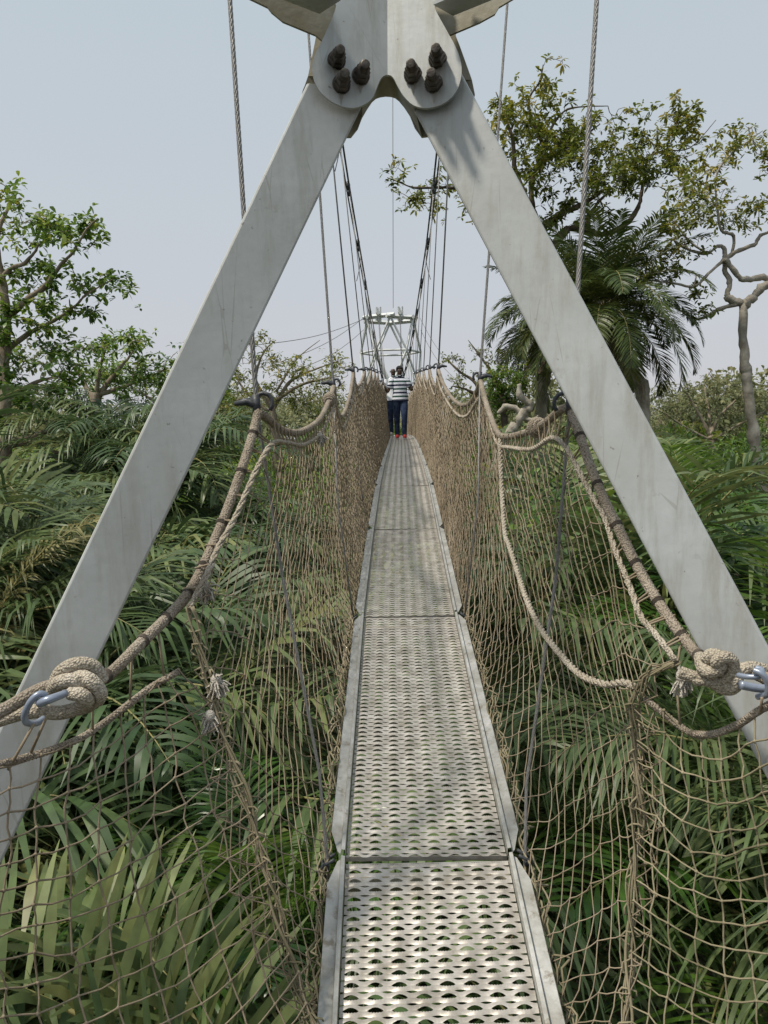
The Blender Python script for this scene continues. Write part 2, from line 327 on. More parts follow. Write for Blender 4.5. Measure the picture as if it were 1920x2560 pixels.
ords = ['nearest', 'second', 'third', 'fourth', 'fifth', 'sixth', 'seventh', 'eighth', 'ninth', 'tenth', 'eleventh', 'twelfth', 'thirteenth', 'fourteenth', 'fifteenth', 'sixteenth', 'seventeenth', 'eighteenth', 'nineteenth', 'twentieth', 'twenty-first', 'twenty-second', 'twenty-third', 'twenty-fourth', 'twenty-fifth', 'twenty-sixth', 'twenty-seventh', 'twenty-eighth', 'twenty-ninth', 'thirtieth']
seams = [dp[1].y + 1.826 * k for k in range(-1, 21)]
for k in range(20):
    y0, y1 = seams[k], seams[k + 1]
    a, c = D(y0), D(y1)
    o = plank0 if k == 0 else plank0.copy()
    if k:
        COL.objects.link(o)
        for ch in plank0.children:
            q = ch.copy(); COL.objects.link(q); q.parent = o
    ln = (c - a).length; d = (c - a).normalized(); side = d.cross(Vector((0, 0, 1))).normalized()
    side = (side + Vector((0, 0, random.uniform(-.012, .012)))).normalized(); up = side.cross(d)
    mm = Matrix((side, d * ((ln - .010) / PL), up)).transposed().to_4x4(); mm.translation = a + d * .005
    o.matrix_world = mm
    o['label'] = ('%s perforated silver walkway plank from the viewer' % ords[k] if k else 'perforated silver walkway plank nearest the viewer, with large toothed eye-shaped holes') + ''

# hangers, handrail ropes ------------------------------------------
HZ = [2.3, 4.1, 5.85, 7.65, 9.5, 11.35, 13.2, 15.05, 16.9, 18.75, 20.6, 22.4, 24.2, 26.0, 27.8, 29.6, 31.4, 33.2, 35.0, 36.8]
hl = [(641, 1012), (833, 960), (883, 926), (911, 925), (927, 924), (937, 928), (945, 932)]
hr = [(1425, 1012), (1200, 944), (1096, 918), (1074, 920), (1059, 925), (1048, 929), (1041, 933)]
def hook(side, k):
    l = hl if side < 0 else hr
    if k < len(l): return P(l[k][0], l[k][1], HZ[k])
    d = D(HZ[k] * 1.0); return Vector((d.x - .06 + side * .325, d.y, d.z + 1.2))
mcZ = [1.9, 4.0, 5.85, 7.65, 9.5, 11.35, 15, 20, 25, 32, 39]; mcH = [4.7, 3.95, 3.52, 3.22, 2.95, 2.73, 2.32, 1.90, 1.78, 3.3, 6.15]
mcW = [.60, .56, .53, .515, .505, .49, .44, .375, .33, .40, .53]; mcC = [985, 988, 990, 990.5, 991, 992, 990, 988, 985, 982, 979]
def main_cable(side, z):
    w = float(np.interp(z, mcZ, mcW)); h = float(np.interp(z, mcZ, mcH)); c = float(np.interp(z, mcZ, mcC))
    b = P(c, 1080, z); return Vector((b.x + side * w - .0227 * 0 , b.y, CZ + h))
sn = {-1: 'left', 1: 'right'}
helix_n = 6
def wire_rope(b, a, c, r, pitch=.13, seg=9):
    L = (c - a).length; d = (c - a).normalized(); u = d.orthogonal().normalized(); v = d.cross(u)
    n = max(4, int(L / pitch * seg)); 
    for k in range(helix_n):
        pts = []
        for i in range(n + 1):
            t = i / n; th = 2 * math.pi * (t * L / pitch + k / helix_n)
            pts.append(a + d * (L * t) + (u * math.cos(th) + v * math.sin(th)) * r * .62)
        b.tube(pts, r * .40, 5, cap=False)
rope_pts = {}; border_pts = {}
near_rope = {-1: PP([(-420, 1960, 1.15), (-150, 1845, 1.38), (0, 1780, 1.5), (104, 1722, 1.56), (200, 1700, 1.60), (266, 1690, 1.66), (347, 1612, 1.75), (405, 1556, 1.83), (463, 1493, 1.91), (500, 1432, 1.98), (555, 1308, 2.08), (602, 1180, 2.17), (632, 1085, 2.26), (645, 1030, 2.3)]),
             1: PP([(2350, 1900, 1.1), (2100, 1790, 1.35), (1960, 1720, 1.52), (1880, 1680, 1.60), (1800, 1660, 1.66), (1748, 1640, 1.74), (1713, 1600, 1.80), (1655, 1520, 1.88), (1597, 1423, 1.97), (1551, 1331, 2.04), (1493, 1210, 2.14), (1450, 1090, 2.24), (1427, 1028, 2.3)])}
bay2 = {-1: PP([(645, 1030, 2.3), (668, 1046, 2.36), (706, 1076, 2.62), (752, 1080, 3.0), (798, 1050, 3.5), (822, 1004, 3.9), (834, 966, 4.1)]),
        1: PP([(1427, 1028, 2.3), (1406, 1022, 2.36), (1366, 1055, 2.55), (1318, 1080, 2.85), (1262, 1092, 3.25), (1240, 1075, 3.5), (1216, 1010, 3.85), (1201, 952, 4.1)])}
for s in (-1, 1):
    near = cr(near_rope[s], 6); b2 = cr(bay2[s], 8)
    pts = near + b2[1:]
    k = 1
    while k + 1 < len(HZ):
        a, c = hook(s, k) - Vector((0, 0, .02)), hook(s, k + 1) - Vector((0, 0, .02))
        sag = (.20 if k < 2 else .14) * random.uniform(.85, 1.15)
        for i in range(1, 13):
            t = i / 12; q = a.lerp(c, t); q.z -= sag * (1 - (2 * t - 1) ** 2) ** .8; q.x += s * .02 * math.sin(math.pi * t)
            pts.append(q)
        k += 1
    rope_pts[s] = pts
    root = thing('handrail_rope', 'thick handrail rope scalloped from hook to hook on the %s of the walkway' % sn[s], 'rope', pts[30])
    b = MB(); b.tube(pts[:], .0135, 9); b.build('rope', 'rope', root)
    # dark twine whippings near the viewer
    def whip(idx, r0=.0150, w=.012, turns=4, mt='twine'):
        c = pts[idx]; d = (pts[idx + 1] - pts[idx - 1]).normalized(); u = d.orthogonal().normalized(); v = d.cross(u); q = []
        for i in range(turns * 10 + 1):
            th = 2 * math.pi * i / 10; q.append(c + d * (w * (i / (turns * 10) - .5)) + (u * math.cos(th) + v * math.sin(th)) * r0)
        wb = MB(); wb.tube(q, .0013, 4); wb.build('whipping', mt, root)
    for idx in (30, 37, 43, 49, 55, 60, 66, 72): whip(idx)
    # binding lumps where the ropes are joined
    for (idx, rr) in ([(92, .05)] if s > 0 else [(len(near) + 40, .035)]):
        c = pts[min(idx, len(pts) - 3)]; d = (pts[idx + 1] - pts[idx - 1]).normalized(); u = d.orthogonal().normalized(); v = d.cross(u)
        q = []
        for i in range(91):
            th = 2 * math.pi * i / 13; t = i / 90 - .5; q.append(c + d * (t * .10) + (u * math.cos(th) + v * math.sin(th)) * (.012 + .018 * (1 - (2 * t) ** 2)))
        wb = MB(); wb.tube(q, .007, 6); wb.build('binding', 'rope', root)

# stopper knots at the steel legs, drawn rope by rope -------------------
def knot(side):
    b = MB(); r = .0145
    if side < 0:
        Zk = 1.57
        strands = [
            [(255, 1702, 0), (235, 1668, -.015), (195, 1660, -.03), (158, 1675, -.03), (140, 1705, -.02), (135, 1738, 0)],
            [(132, 1732, -.02), (145, 1708, -.045), (185, 1700, -.05), (215, 1712, -.04), (238, 1738, -.02), (225, 1762, 0), (180, 1775, .01)],
            [(190, 1688, -.03), (225, 1700, -.05), (250, 1730, -.04), (240, 1752, -.02), (200, 1765, 0)],
            [(176, 1732, -.055), (205, 1738, -.062), (218, 1752, -.05), (205, 1762, -.03)],
            [(215, 1765, 0), (150, 1782, .01), (90, 1778, .005), (30, 1790, 0), (-40, 1815, -.01), (-150, 1865, -.02)]]
    else:
        Zk = 1.62
        strands = [
            [(1750, 1642, .02), (1756, 1668, -.02), (1775, 1682, -.04), (1800, 1668, -.05), (1805, 1645, -.04), (1780, 1636, -.03), (1762, 1650, -.02)],
            [(1800, 1680, -.03), (1792, 1655, -.055), (1812, 1642, -.06), (1832, 1655, -.055), (1828, 1685, -.045), (1806, 1700, -.03)],
            [(1745, 1682, 0), (1780, 1692, -.02), (1815, 1712, -.03), (1838, 1705, -.03), (1850, 1680, -.03), (1880, 1668, -.02), (1930, 1682, -.01), (2000, 1720, 0)],
            [(1738, 1700, .0), (1772, 1702, -.02), (1810, 1722, -.02), (1836, 1718, -.04), (1842, 1690, -.05), (1826, 1662, -.03)],
            [(1700, 1680, .01), (1735, 1692, 0), (1770, 1700, -.01)]]
    for st in strands: b.tube(cr([P(x, y, Zk + dz) for x, y, dz in st], 7), r * (.9 if side > 0 else 1), 10)
    root = thing('rope_knot', ('chunky pale rope knot lying across the %s steel leg, with a blue-grey shackle' % sn[side]), 'knot', P(200 if side < 0 else 1800, 1720, 1.6), 'stopper knots at the steel legs')
    b.build('rope_strand', 'rope_pale', root)
    sh = MB()
    if side < 0:
        sh.tube(cr([P(x, y, 1.47 + z) for x, y, z in [(115, 1738, 0), (98, 1735, -.01), (78, 1752, -.015), (62, 1785, -.01), (66, 1806, 0), (90, 1808, .02), (110, 1796, .04)]], 6), .0065, 8)
        sh.tube(cr([P(x, y, 1.46 + z) for x, y, z in [(98, 1758, 0), (125, 1748, -.004), (165, 1733, .03)]], 5), [.009 - .002 * i / 10 for i in range(11)], 8)
    else:
        sh.tube(cr([P(x, y, 1.52 + z) for x, y, z in [(1845, 1688, .01), (1870, 1692, -.01), (1900, 1690, -.02), (1905, 1675, -.01), (1890, 1670, 0)]], 6), .0055, 8)
        sh.tube(cr([P(x, y, 1.50 + z) for x, y, z in [(1885, 1676, .0), (1905, 1685, -.01), (1920, 1710, -.01), (1918, 1735, .0), (1895, 1742, .03)]], 6), .0065, 8)
        sh.tube(cr([P(x, y, 1.55) for x, y in [(1850, 1712), (1890, 1720), (1915, 1722)]], 4), .009, 8)
    sh.build('shackle', 'shackle', root)
knot(-1); knot(1)

# hanger cables
for s in (-1, 1):
    for k in range(len(HZ)):
        h = hook(s, k); z = HZ[k]
        top = main_cable(s, z)
        if k == 0: top = P(555 if s < 0 else 1512, -300, 2.45)
        if k == 1: top = P(755 if s < 0 else 1280, -150, 4.2)
        low = D(seams[min(k + 1, len(seams) - 1)] if k else dp[1].y) + Vector((s * (HW + .05), 0, -.03))
        ordn = ords[k] if k else 'nearest'
        root = thing('hanger_cable', '%s steel wire hanger on the %s of the walkway%s' % (('thick twisted' if k < 3 else 'thin'), sn[s], ', the one nearest the viewer' if k == 0 else ', %s from the viewer' % ordn), 'cable', h, 'wire hangers carrying the %s handrail' % sn[s])
        b = MB()
        r = [.0078, .0070, .0065][k] if k < 3 else .0058
        if k < 2: wire_rope(b, h, top, r)
        else: b.tube([h, top], r, 6)
        b.build('upper_wire', 'wire', root, smooth=True)
        b = MB()
        mid = (h + low) / 2 + Vector((s * .03, -.02, 0))
        if k == 0:
            mid = P(706, 1441, 2.36) if s < 0 else P(1390, 1440, 2.36)
            pts = cr([h - Vector((0, 0, .0)), mid, P(798, 1927, 2.3) if s < 0 else P(1316, 1960, 2.3), low], 1)
            for i in range(3): wire_rope(b, pts[i], pts[i + 1], .0052)
        else: b.tube([h, mid, low], .005, 6)
        b.build('lower_wire', 'wire', root)
        # hook and taped eye
        b = MB(); q = []
        inn = -s
        for i in range(11):
            th = math.pi * (1.25 - 1.45 * i / 10); q.append(h + Vector((inn * (.022 + .026 * math.cos(th) * -1 * 1), .0, .004 + .030 * math.sin(th))))
        b.tube([h + (p_ - h) * (1 if k == 0 else .75) for p_ in q], .0065, 7)
        b.tube([h + Vector((s * .065, 0, .004)), h + Vector((s * .03, 0, .01)), h + Vector((0, 0, .0)), h + Vector((inn * .01, 0, -.006))], [.006, .012, .013, .008], 8)
        b.tube([h + Vector((0, 0, -.03)), h + Vector((0, 0, .03))], .0125, 8)
        b.build('hook', 'hook', root)
        if k < 5:
            b = MB()
            for j in range(2): b.tube([low + Vector((-s * .02, -.02 + .03 * j, .045)), low + Vector((s * .015, -.01 + .03 * j, .02)), low + Vector((s * .01, 0, -.03))], .005, 6)
            b.ellip(low + Vector((s * .01, 0, .01)), (.014, .014, .014), nu=8, nv=6)
            b.build('shackle', 'hook', root)
# main suspension cables
for s in (-1, 1):
    zs = np.linspace(1.9, 39, 75); pts = [main_cable(s, z) for z in zs]
    root = thing('main_cable', 'dark double suspension cable sweeping down over the %s side of the walkway' % sn[s], 'cable', pts[20], 'main suspension cables')
    b = MB(); b.tube(pts, .011, 6); b.tube([p + Vector((s * .03, 0, -.045)) for p in pts], .009, 6); b.build('cable', 'wire_dark', root)
    for z in HZ[3:18]:
        c = main_cable(s, z); b = MB(); b.ellip(c + Vector((s * .012, 0, -.02)), (.03, .05, .055), nu=8, nv=6); b.tube([c, c + Vector((0, 0, -.14))], .014, 6); b.build('cable_clamp', 'hook', root)
    for z in (11.8, 8.3):
        c = main_cable(s, z); b = MB(); b.tube(cr([c, c + Vector((s * .02, .0, -.22)), c + Vector((-s * -.07, 0, -.42))], 4), .005, 4); b.build('loose_wire', 'wire_dark', root)
# thin centre wire to far tower
b = MB(); b.tube([P(982, 230, 30), P(983, 770, 39)], .012, 4); b.build('lightning_wire', 'wire')
tag(bpy.data.objects['lightning_wire'], 'single thin wire hanging down the middle of the sky to the far tower', 'wire')

# ------------------------------------------------------------------ nets
def loft_net(cols, nu, nv, kind, r, jit, name, mt, root, knots=True, rfun=None):
    C = [resample(c, nv) for c in cols]; C = np.array(C)                     # (k, nv+1, 3)
    mids = C[:, nv // 3]; d = np.concatenate([[0], np.cumsum(np.linalg.norm(np.diff(mids, axis=0), axis=1))])
    t = d[-1] * np.linspace(0, 1, nu + 1) ** (.88 if kind == 'diamond' and knots else 1)
    G = np.zeros((nu + 1, nv + 1, 3))
    for j in range(nv + 1):
        for k in range(3): G[:, j, k] = np.interp(t, d, C[:, j, k])
    ii = np.arange(nu + 1)[:, None]; jj = np.arange(nv + 1)[None, :]
    ph = np.sin(ii * .37 + jj * .9) * .5 + np.sin(ii * .113 - jj * .41) * .8
    jr = rng.normal(0, 1, G.shape) * jit; 
    G = G + jr; G[:, :, 0] += ph * jit * .8; G[:, :, 2] += np.cos(ii * .29 + jj * .5) * jit * .9
    b = MB(); A = []; B = []
    if kind == 'diamond':
        for i in range(nu):
            for j in range(nv):
                if (i + j) % 2 == 0: A.append(G[i, j]); B.append(G[i + 1, j + 1])
                else: A.append(G[i + 1, j]); B.append(G[i, j + 1])
        kn = [G[i, j] for i in range(nu + 1) for j in range(nv + 1) if (i + j) % 2 == 0]
    else:
        for i in range(nu + 1):
            for j in range(nv + 1):
                if i < nu: A.append(G[i, j]); B.append(G[i + 1, j])
                if j < nv: A.append(G[i, j]); B.append(G[i, j + 1])
        kn = [G[i, j] for i in range(nu + 1) for j in range(nv + 1)]
    A = np.array(A); B = np.array(B); dist = A[:, 1]
    # split every cord in two with a small slack so it hangs like string
    mid = (A + B) / 2 + rng.normal(0, 1, A.shape) * jit * .45; mid[:, 2] -= np.linalg.norm(B - A, axis=1) * .04
    nearm = dist < 7
    rr = r * np.clip(1 + (dist - 2.2) * .20, 1, 2.7)
    b.segs(A[nearm], mid[nearm], rr[nearm]); b.segs(mid[nearm], B[nearm], rr[nearm])
    if (~nearm).any(): b.segs(A[~nearm], B[~nearm], rr[~nearm], 3)
    kn = np.array(kn); kn = kn[kn[:, 1] < 7]
    if len(kn) and knots: b.octas(kn, r * 2.5)
    return b.build(name, mt, root, smooth=True), G
def prof(top, bot, side, bulge, droop, n=10):
    out = []
    for i in range(n + 1):
        t = i / n; q = top.lerp(bot, t); q = q + Vector((side * bulge * math.sin(math.pi * t ** 1.3), 0, -droop * math.sin(math.pi * t ** 2)))
        out.append(q)
    return out
# the net's border rope runs just below the handrail
border = {-1: PP([(472, 1522, 1.86), (520, 1430, 1.93), (545, 1370, 2.0), (585, 1300, 2.07), (614, 1235, 2.13), (648, 1160, 2.21), (683, 1108, 2.32), (722, 1108, 2.62), (760, 1112, 2.95), (800, 1085, 3.45), (824, 1040, 3.85), (838, 1003, 4.1)]),
          1: PP([(1690, 1652, 1.76), (1644, 1592, 1.82), (1603, 1543, 1.87), (1579, 1478, 1.94), (1554, 1417, 1.99), (1530, 1352, 2.05), (1510, 1291, 2.11), (1477, 1234, 2.17), (1441, 1165, 2.24), (1410, 1112, 2.32), (1378, 1094, 2.45), (1330, 1122, 2.75), (1275, 1118, 3.1), (1244, 1108, 3.4), (1222, 1040, 3.8), (1205, 985, 4.1)])}
for s in (-1, 1):
    bp = cr(border[s], 5)
    hp = [q for q in rope_pts[s] if q.y > hook(s, 1).y + .05]
    far = [q + Vector((-s * .012, 0, -.058 - .012 * math.sin(q.y * 3))) for q in hp]
    border_pts[s] = bp + far
    bt = border_pts[s]
    root = thing('side_net', 'long knotted tan rope net walling the %s side of the walkway' % sn[s], 'net', bt[40], 'side nets of the walkway')
    cols = []
    y1 = hook(s, 0).y
    if s < 0: bundle = PP([(472, 1516, 1.86), (510, 1679, 1.86), (543, 1771, 1.87), (586, 1923, 1.86), (624, 2032, 1.84), (667, 2178, 1.82), (705, 2314, 1.80), (760, 2504, 1.76), (812, 2640, 1.70)])
    else: bundle = PP([(1690, 1655, 1.76), (1610, 1690, 1.80), (1582, 1760, 1.82), (1592, 1900, 1.86), (1594, 2044, 1.86), (1582, 2192, 1.84), (1574, 2390, 1.81), (1570, 2560, 1.76), (1500, 2700, 1.68), (1430, 2690, 1.68)])
    cols.append(bundle)
    ybt = np.array([q.y for q in bt])
    step = list(range(3, len(bt), 2))
    for i in step:
        top = bt[i]; f = min(1, max(0, (top.y - bt[0].y) / (y1 + .6 - bt[0].y)))
        yb = 1.62 + (top.y - 1.62) * f if f < 1 else top.y
        yb = max(yb, 1.62 + .0 * i)
        bot = D(yb) + Vector((s * (HW + .05), 0, -.015))
        w = max(0, 1 - (top.y - 1.6) / 3.2)
        cols.append(prof(top, bot, s, .02 + .10 * w, .10 * w if s > 0 else .04 * w))
    L = sum((Vector(cols[i + 1][3]) - Vector(cols[i][3])).length for i in range(len(cols) - 1))
    nu = int(L / .030)
    loft_net(cols, nu, 26, 'diamond', .00165, .0034, 'netting', 'cord', root)
    fc = [[Vector(q) + Vector((s * .014, .02, .012)) for q in c_] for c_ in cols if Vector(c_[0]).y > 4.0]
    L2 = sum((Vector(fc[i + 1][3]) - Vector(fc[i][3])).length for i in range(len(fc) - 1))
    loft_net(fc, int(L2 / .036), 25, 'diamond', .0016, .006, 'netting', 'cord', root, knots=False)
    b = MB()
    def lumpy(pts, r, am): return [r * (1 + am * math.sin(i * 2.1) * .5 + random.uniform(-am, am) * .5) for i in range(len(pts))]
    dense = [Vector(a) for a in resample(bt[:120], 900)]
    # three-strand laid look near the viewer
    for k in range(3):
        q = []
        for i, c in enumerate(dense[:620]):
            d = (dense[i + 1] - dense[max(i - 1, 0)]).normalized(); u = d.orthogonal().normalized(); v = d.cross(u); th = i * .75 + 2.094 * k
            q.append(c + (u * math.cos(th) + v * math.sin(th)) * .0042)
        b.tube(q, [.0045 * random.uniform(.85, 1.2) for _ in q], 5)
    b.tube([dense[619]] + dense[620:] + bt[120:], .0085, 6)
    b.build('border_rope', 'rope_pale', root)
    # lacing between border rope and handrail
    hp = np.array([tuple(q) for q in rope_pts[s]]); A = []; B = []
    y = bt[3].y; j = 0
    while y < 24:
        i = int(np.argmin(np.abs(ybt - y) + (0 if True else 0))); a = Vector([float(np.interp(y, ybt, [q[k] for q in bt])) for k in range(3)])
        dd = np.linalg.norm(hp - np.array(a), axis=1); m = int(np.argmin(dd)); h = Vector(hp[m])
        c = h + Vector((s * .012, 0, .012))
        A += [tuple(a), tuple(a + Vector((0, .012, 0)))]; B += [tuple(c), tuple(h + Vector((-s * .013, .004, .008)))]
        y += .06 + .001 * j; j += 1
    b = MB(); b.segs(A, B, .0028, 5); b.build('lacing', 'cord', root)['kind'] = 'stuff'
    # gathered seam cord
    b = MB()
    bb = [Vector(a) for a in resample(bundle, 90)]
    for k in range(5):
        q = []
        for i, c in enumerate(bb):
            th = i * (.16 + .05 * (k % 3)) + k * 1.3; rr = .010 + .006 * math.sin(i * .21 + k * 2)
            q.append(c + Vector((math.cos(th) * rr, math.sin(th) * rr * .6, 0)))
        b.tube(q, .0022 if k else .0038, 5)
    for i in range(4, 90, 5):
        c = bb[i]; q = [c + Vector((math.cos(a) * .02 * random.uniform(.6, 1.4), .01 * random.uniform(-1, 1), math.sin(a) * .015)) for a in np.linspace(0, random.uniform(4, 9), 9)]
        b.tube(q, .0024, 5)
    b.build('seam_cord', 'cord_moss', root)
    # foot lacing where the net is tied to the flange, bunched and mossy
    b = MB()
    ys = np.arange(1.25, 26, .02)
    for k in range(5):
        q = []
        for i, yy in enumerate(ys[:520 if k > 1 else len(ys)]):
            d = D(float(yy)); q.append(d + Vector((s * (HW + .055 + .012 * math.sin(i * .5 + k * 1.7) + .01 * k * random.random()), 0, -.03 + .035 * math.sin(i * (.31 + .07 * k) + k) + random.uniform(-.006, .006))))
        b.tube(q, .0032, 4)
    b.build('foot_lacing', 'cord_moss', root)
    # frayed tufts
    tf = [(512, 1465, 1.94), (540, 1700, 1.86), (525, 1790, 1.86), (800, 1090, 3.4)] if s < 0 else [(1705, 1690, 1.7)]
    for (x, yv, z) in tf:
        b = MB(); c = P(x, yv, z)
        for k in range(70):
            d = Vector((random.gauss(.15, .55), random.gauss(0, .4), random.gauss(-1.0, .75))).normalized() * random.uniform(.012, .042)
            b.tube([c + d * .1, c + d * .6 + Vector((random.uniform(-.006, .006), 0, 0)), c + d + Vector((0, 0, -.008))], .0021, 4, cap=False)
        b.ellip(c, (.014, .014, .016), nu=8, nv=6)
        b.build('frayed_tuft', 'rope_fray', root)
    # square-meshed net of the tower side
    if s < 0:
        tops = PP([(445, 1680, 1.84), (380, 1716, 1.80), (325, 1758, 1.74), (250, 1815, 1.67), (179, 1856, 1.6), (87, 1888, 1.52), (0, 1912, 1.44), (-150, 1965, 1.3), (-330, 2040, 1.12)])
        bots = PP([(812, 2760, 1.60), (700, 2820, 1.58), (600, 2860, 1.56), (480, 2900, 1.52), (360, 2950, 1.48), (220, 2980, 1.42), (80, 3000, 1.36), (-150, 3040, 1.24), (-450, 3100, 1.08)])
    else:
        tops = PP([(1612, 1746, 1.82), (1660, 1785, 1.79), (1718, 1828, 1.75), (1755, 1836, 1.70), (1792, 1833, 1.66), (1850, 1808, 1.60), (1900, 1775, 1.54), (1980, 1735, 1.44), (2120, 1690, 1.25)])
        bots = PP([(1530, 2790, 1.62), (1600, 2830, 1.60), (1680, 2870, 1.58), (1760, 2900, 1.56), (1840, 2920, 1.52), (1930, 2940, 1.46), (2020, 2950, 1.40), (2160, 2960, 1.3), (2400, 2980, 1.12)])
    root2 = thing('tower_net', 'square-meshed cord net hanging beside the %s steel leg in the near corner' % sn[s], 'net', tops[3], 'square nets inside the tower')
    cols = []
    for i, (a, c) in enumerate(zip(tops, bots)):
        pr = prof(a, c, s, .05, .03, 12)
        if i == 0 :
            pr = [Vector(a) for a in resample([tops[0]] + bundle[2:], 12)]
        cols.append(pr)
    loft_net(cols, 13, 17, 'square', .0021, .0045, 'netting', 'cord_moss' if s > 0 else 'cord', root2)
    b = MB(); dense = [Vector(a) for a in resample(cr(tops, 5), 260)]
    for k in range(3):
        q = []
        for i in range(len(dense)):
            d = (dense[min(i + 1, 260)] - dense[max(i - 1, 0)]).normalized(); u = d.orthogonal().normalized(); v = d.cross(u); th = i * .75 + 2.094 * k
            q.append(dense[i] + (u * math.cos(th) + v * math.sin(th)) * .0042)
        b.tube(q, .0045, 5)
    b.build('border_rope', 'rope', root2)
    b = MB(); A = []; B = []
    if s < 0: tie = [((118, 1790, 1.47), (78, 1880, 1.51)), ((85, 1810, 1.47), (20, 1925, 1.46)), ((232, 1765, 1.62), (232, 1830, 1.65)), ((330, 1640, 1.74), (325, 1758, 1.74)), ((395, 1570, 1.82), (410, 1690, 1.82))]
    else: tie = [((1905, 1745, 1.5), (1900, 1785, 1.54)), ((1700, 1610, 1.8), (1690, 1700, 1.78)), ((1690, 1700, 1.78), (1700, 1815, 1.76))]
    for a, c in tie:
        b = MB(); b.tube([P(*a), P(*c)], .003, 5); b.build('tie_cord', 'cord', root2)
# slack pale rope looping down inside the right net
q = cr(PP([(1250, 1098, 3.3), (1254, 1215, 3.2), (1262, 1330, 3.0), (1273, 1365, 2.9), (1300, 1450, 2.7), (1317, 1500, 2.55), (1347, 1564, 2.4), (1387, 1619, 2.25), (1446, 1683, 2.08), (1510, 1710, 1.95), (1560, 1706, 1.88), (1590, 1720, 1.85)]), 12)
b = MB(); q = [Vector(a) for a in resample(q, 230)]
for k in range(3):
    b.tube([q[i] + Vector((math.cos(i * .8 + 2.1 * k) * .005, 0, math.sin(i * .8 + 2.1 * k) * .005)) for i in range(len(q))], .0055, 5)
o = b.build('slack_rope', 'rope_pale', None, off=q[0]); tag(o, 'pale slack rope drooping across the right net down to its gathered seam', 'rope')

# ------------------------------------------------------------------ near tower frame
tw = thing('steel_tower', 'near steel tower frame, two broad legs bolted to a double-lobed plate overhead', 'tower', D(dp[1].y) + Vector((0, 0, -.3)))
def ZL(px, py, Z0=2.02, k=.36):                                # the two faces of the tower fold back from the centre line
    xr = abs(px - 968 - (py - 200) * .0205) / F
    return Z0 / (1 + k * xr)
def FP(px, py, dz=0.0): z = ZL(px, py) + dz; return P(px, py, z)
def leg(outer, inner, flange, name_side):
    b = MB()
    f = [FP(*outer[0]), FP(*inner[0]), FP(*inner[1]), FP(*outer[1])]
    nrm = (f[1] - f[0]).cross(f[3] - f[0]).normalized()
    if nrm.y < 0: nrm = -nrm
    ax = (f[3] - f[0]).normalized(); 
    # rounded channel: face plus returned flanges
    n = 26
    secs = []
    for i in range(n + 1):
        t = i / n; a = f[0].lerp(f[3], t); c = f[1].lerp(f[2], t); w = (c - a).normalized()
        rr = .006; fd = .055
        pr = [a + nrm * fd, a + nrm * rr, a + w * .002 + nrm * .0015, a + w * rr, c - w * rr, c - w * .002 + nrm * .0015, c + nrm * rr, c + nrm * fd, c + nrm * fd - w * .007, c + nrm * (rr + .006) - w * .007, a + nrm * (rr + .006) + w * .007, a + nrm * fd + w * .007]
        secs.append(pr)
    m = 12; V = [tuple(p) for s_ in secs for p in s_]
    q = [(i * m + j, i * m + (j + 1) % m, (i + 1) * m + (j + 1) % m, (i + 1) * m + j) for i in range(n) for j in range(m)]
    b.add(V, q)
    return b.build('leg', 'galv', tw, smooth=False)
leg([(768, 208), (-260, 2364)], [(925, 224), (-92, 2357)], 0, 'left')
leg([(1146, 168), (2190, 2117)], [(1010, 230), (2030, 2159)], 0, 'right')
gus = [(836, -70), (836, 0), (840, 17), (827, 53), (805, 101), (786, 140), (780, 172), (787, 205), (807, 236), (841, 260), (880, 270), (913, 260), (933, 241), (945, 212), (955, 193), (969, 187), (982, 193), (995, 217), (1010, 241), (1034, 263), (1068, 270), (1106, 260), (1135, 236), (1150, 205), (1154, 169), (1145, 130), (1123, 87), (1101, 48), (1087, 19), (1092, 0), (1092, -70)]
def smooth_px(l, n=3): return [(v.x, v.y) for v in cr([Vector((x, y, 0)) for x, y in l], n)]
gp = smooth_px(gus)
lp = [p for p in gp if p[0] <= 968.9] ; rp = [p for p in gp if p[0] >= 969]
b = MB()
top_c, bot_c = (968, -70), (969, 187)
left_poly = [(x, y) for x, y in gp[:gp.index(min(gp, key=lambda p: abs(p[0] - 969) + abs(p[1] - 187))) + 1]] + [top_c]
ri = gp.index(min(gp, key=lambda p: abs(p[0] - 969) + abs(p[1] - 187)))
right_poly = gp[ri:] + [top_c]
T = Vector((0, .011, 0))
for poly in (left_poly, right_poly): b.prism([FP(x, y, -.030) for x, y in poly], T)
b.build('gusset_plate', 'galv', tw, smooth=False)
back = smooth_px([(800, 40), (770, 190), (757, 225), (757, 262), (800, 330), (877, 342), (905, 292), (930, 252), (950, 240), (978, 239), (998, 250), (1025, 287), (1055, 342), (1120, 320), (1180, 262), (1180, 200), (1120, 40)], 2)
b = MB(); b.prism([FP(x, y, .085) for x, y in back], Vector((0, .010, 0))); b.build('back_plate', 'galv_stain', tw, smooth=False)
b = MB(); arch = smooth_px([(905, 292), (930, 252), (950, 240), (978, 239), (998, 250), (1025, 287), (1055, 342)], 2)
farch = smooth_px([(905, 262), (933, 241), (948, 208), (960, 192), (980, 192), (995, 217), (1034, 263)], 2)
V = []; 
for (x, y), (x2, y2) in zip(farch, arch): V += [tuple(FP(x, y, -.018)), tuple(FP(x2, y2, .084))]
b.add(V, [(2 * i, 2 * i + 1, 2 * i + 3, 2 * i + 2) for i in range(len(farch) - 1)]); b.build('spacer_web', 'galv_stain', tw)
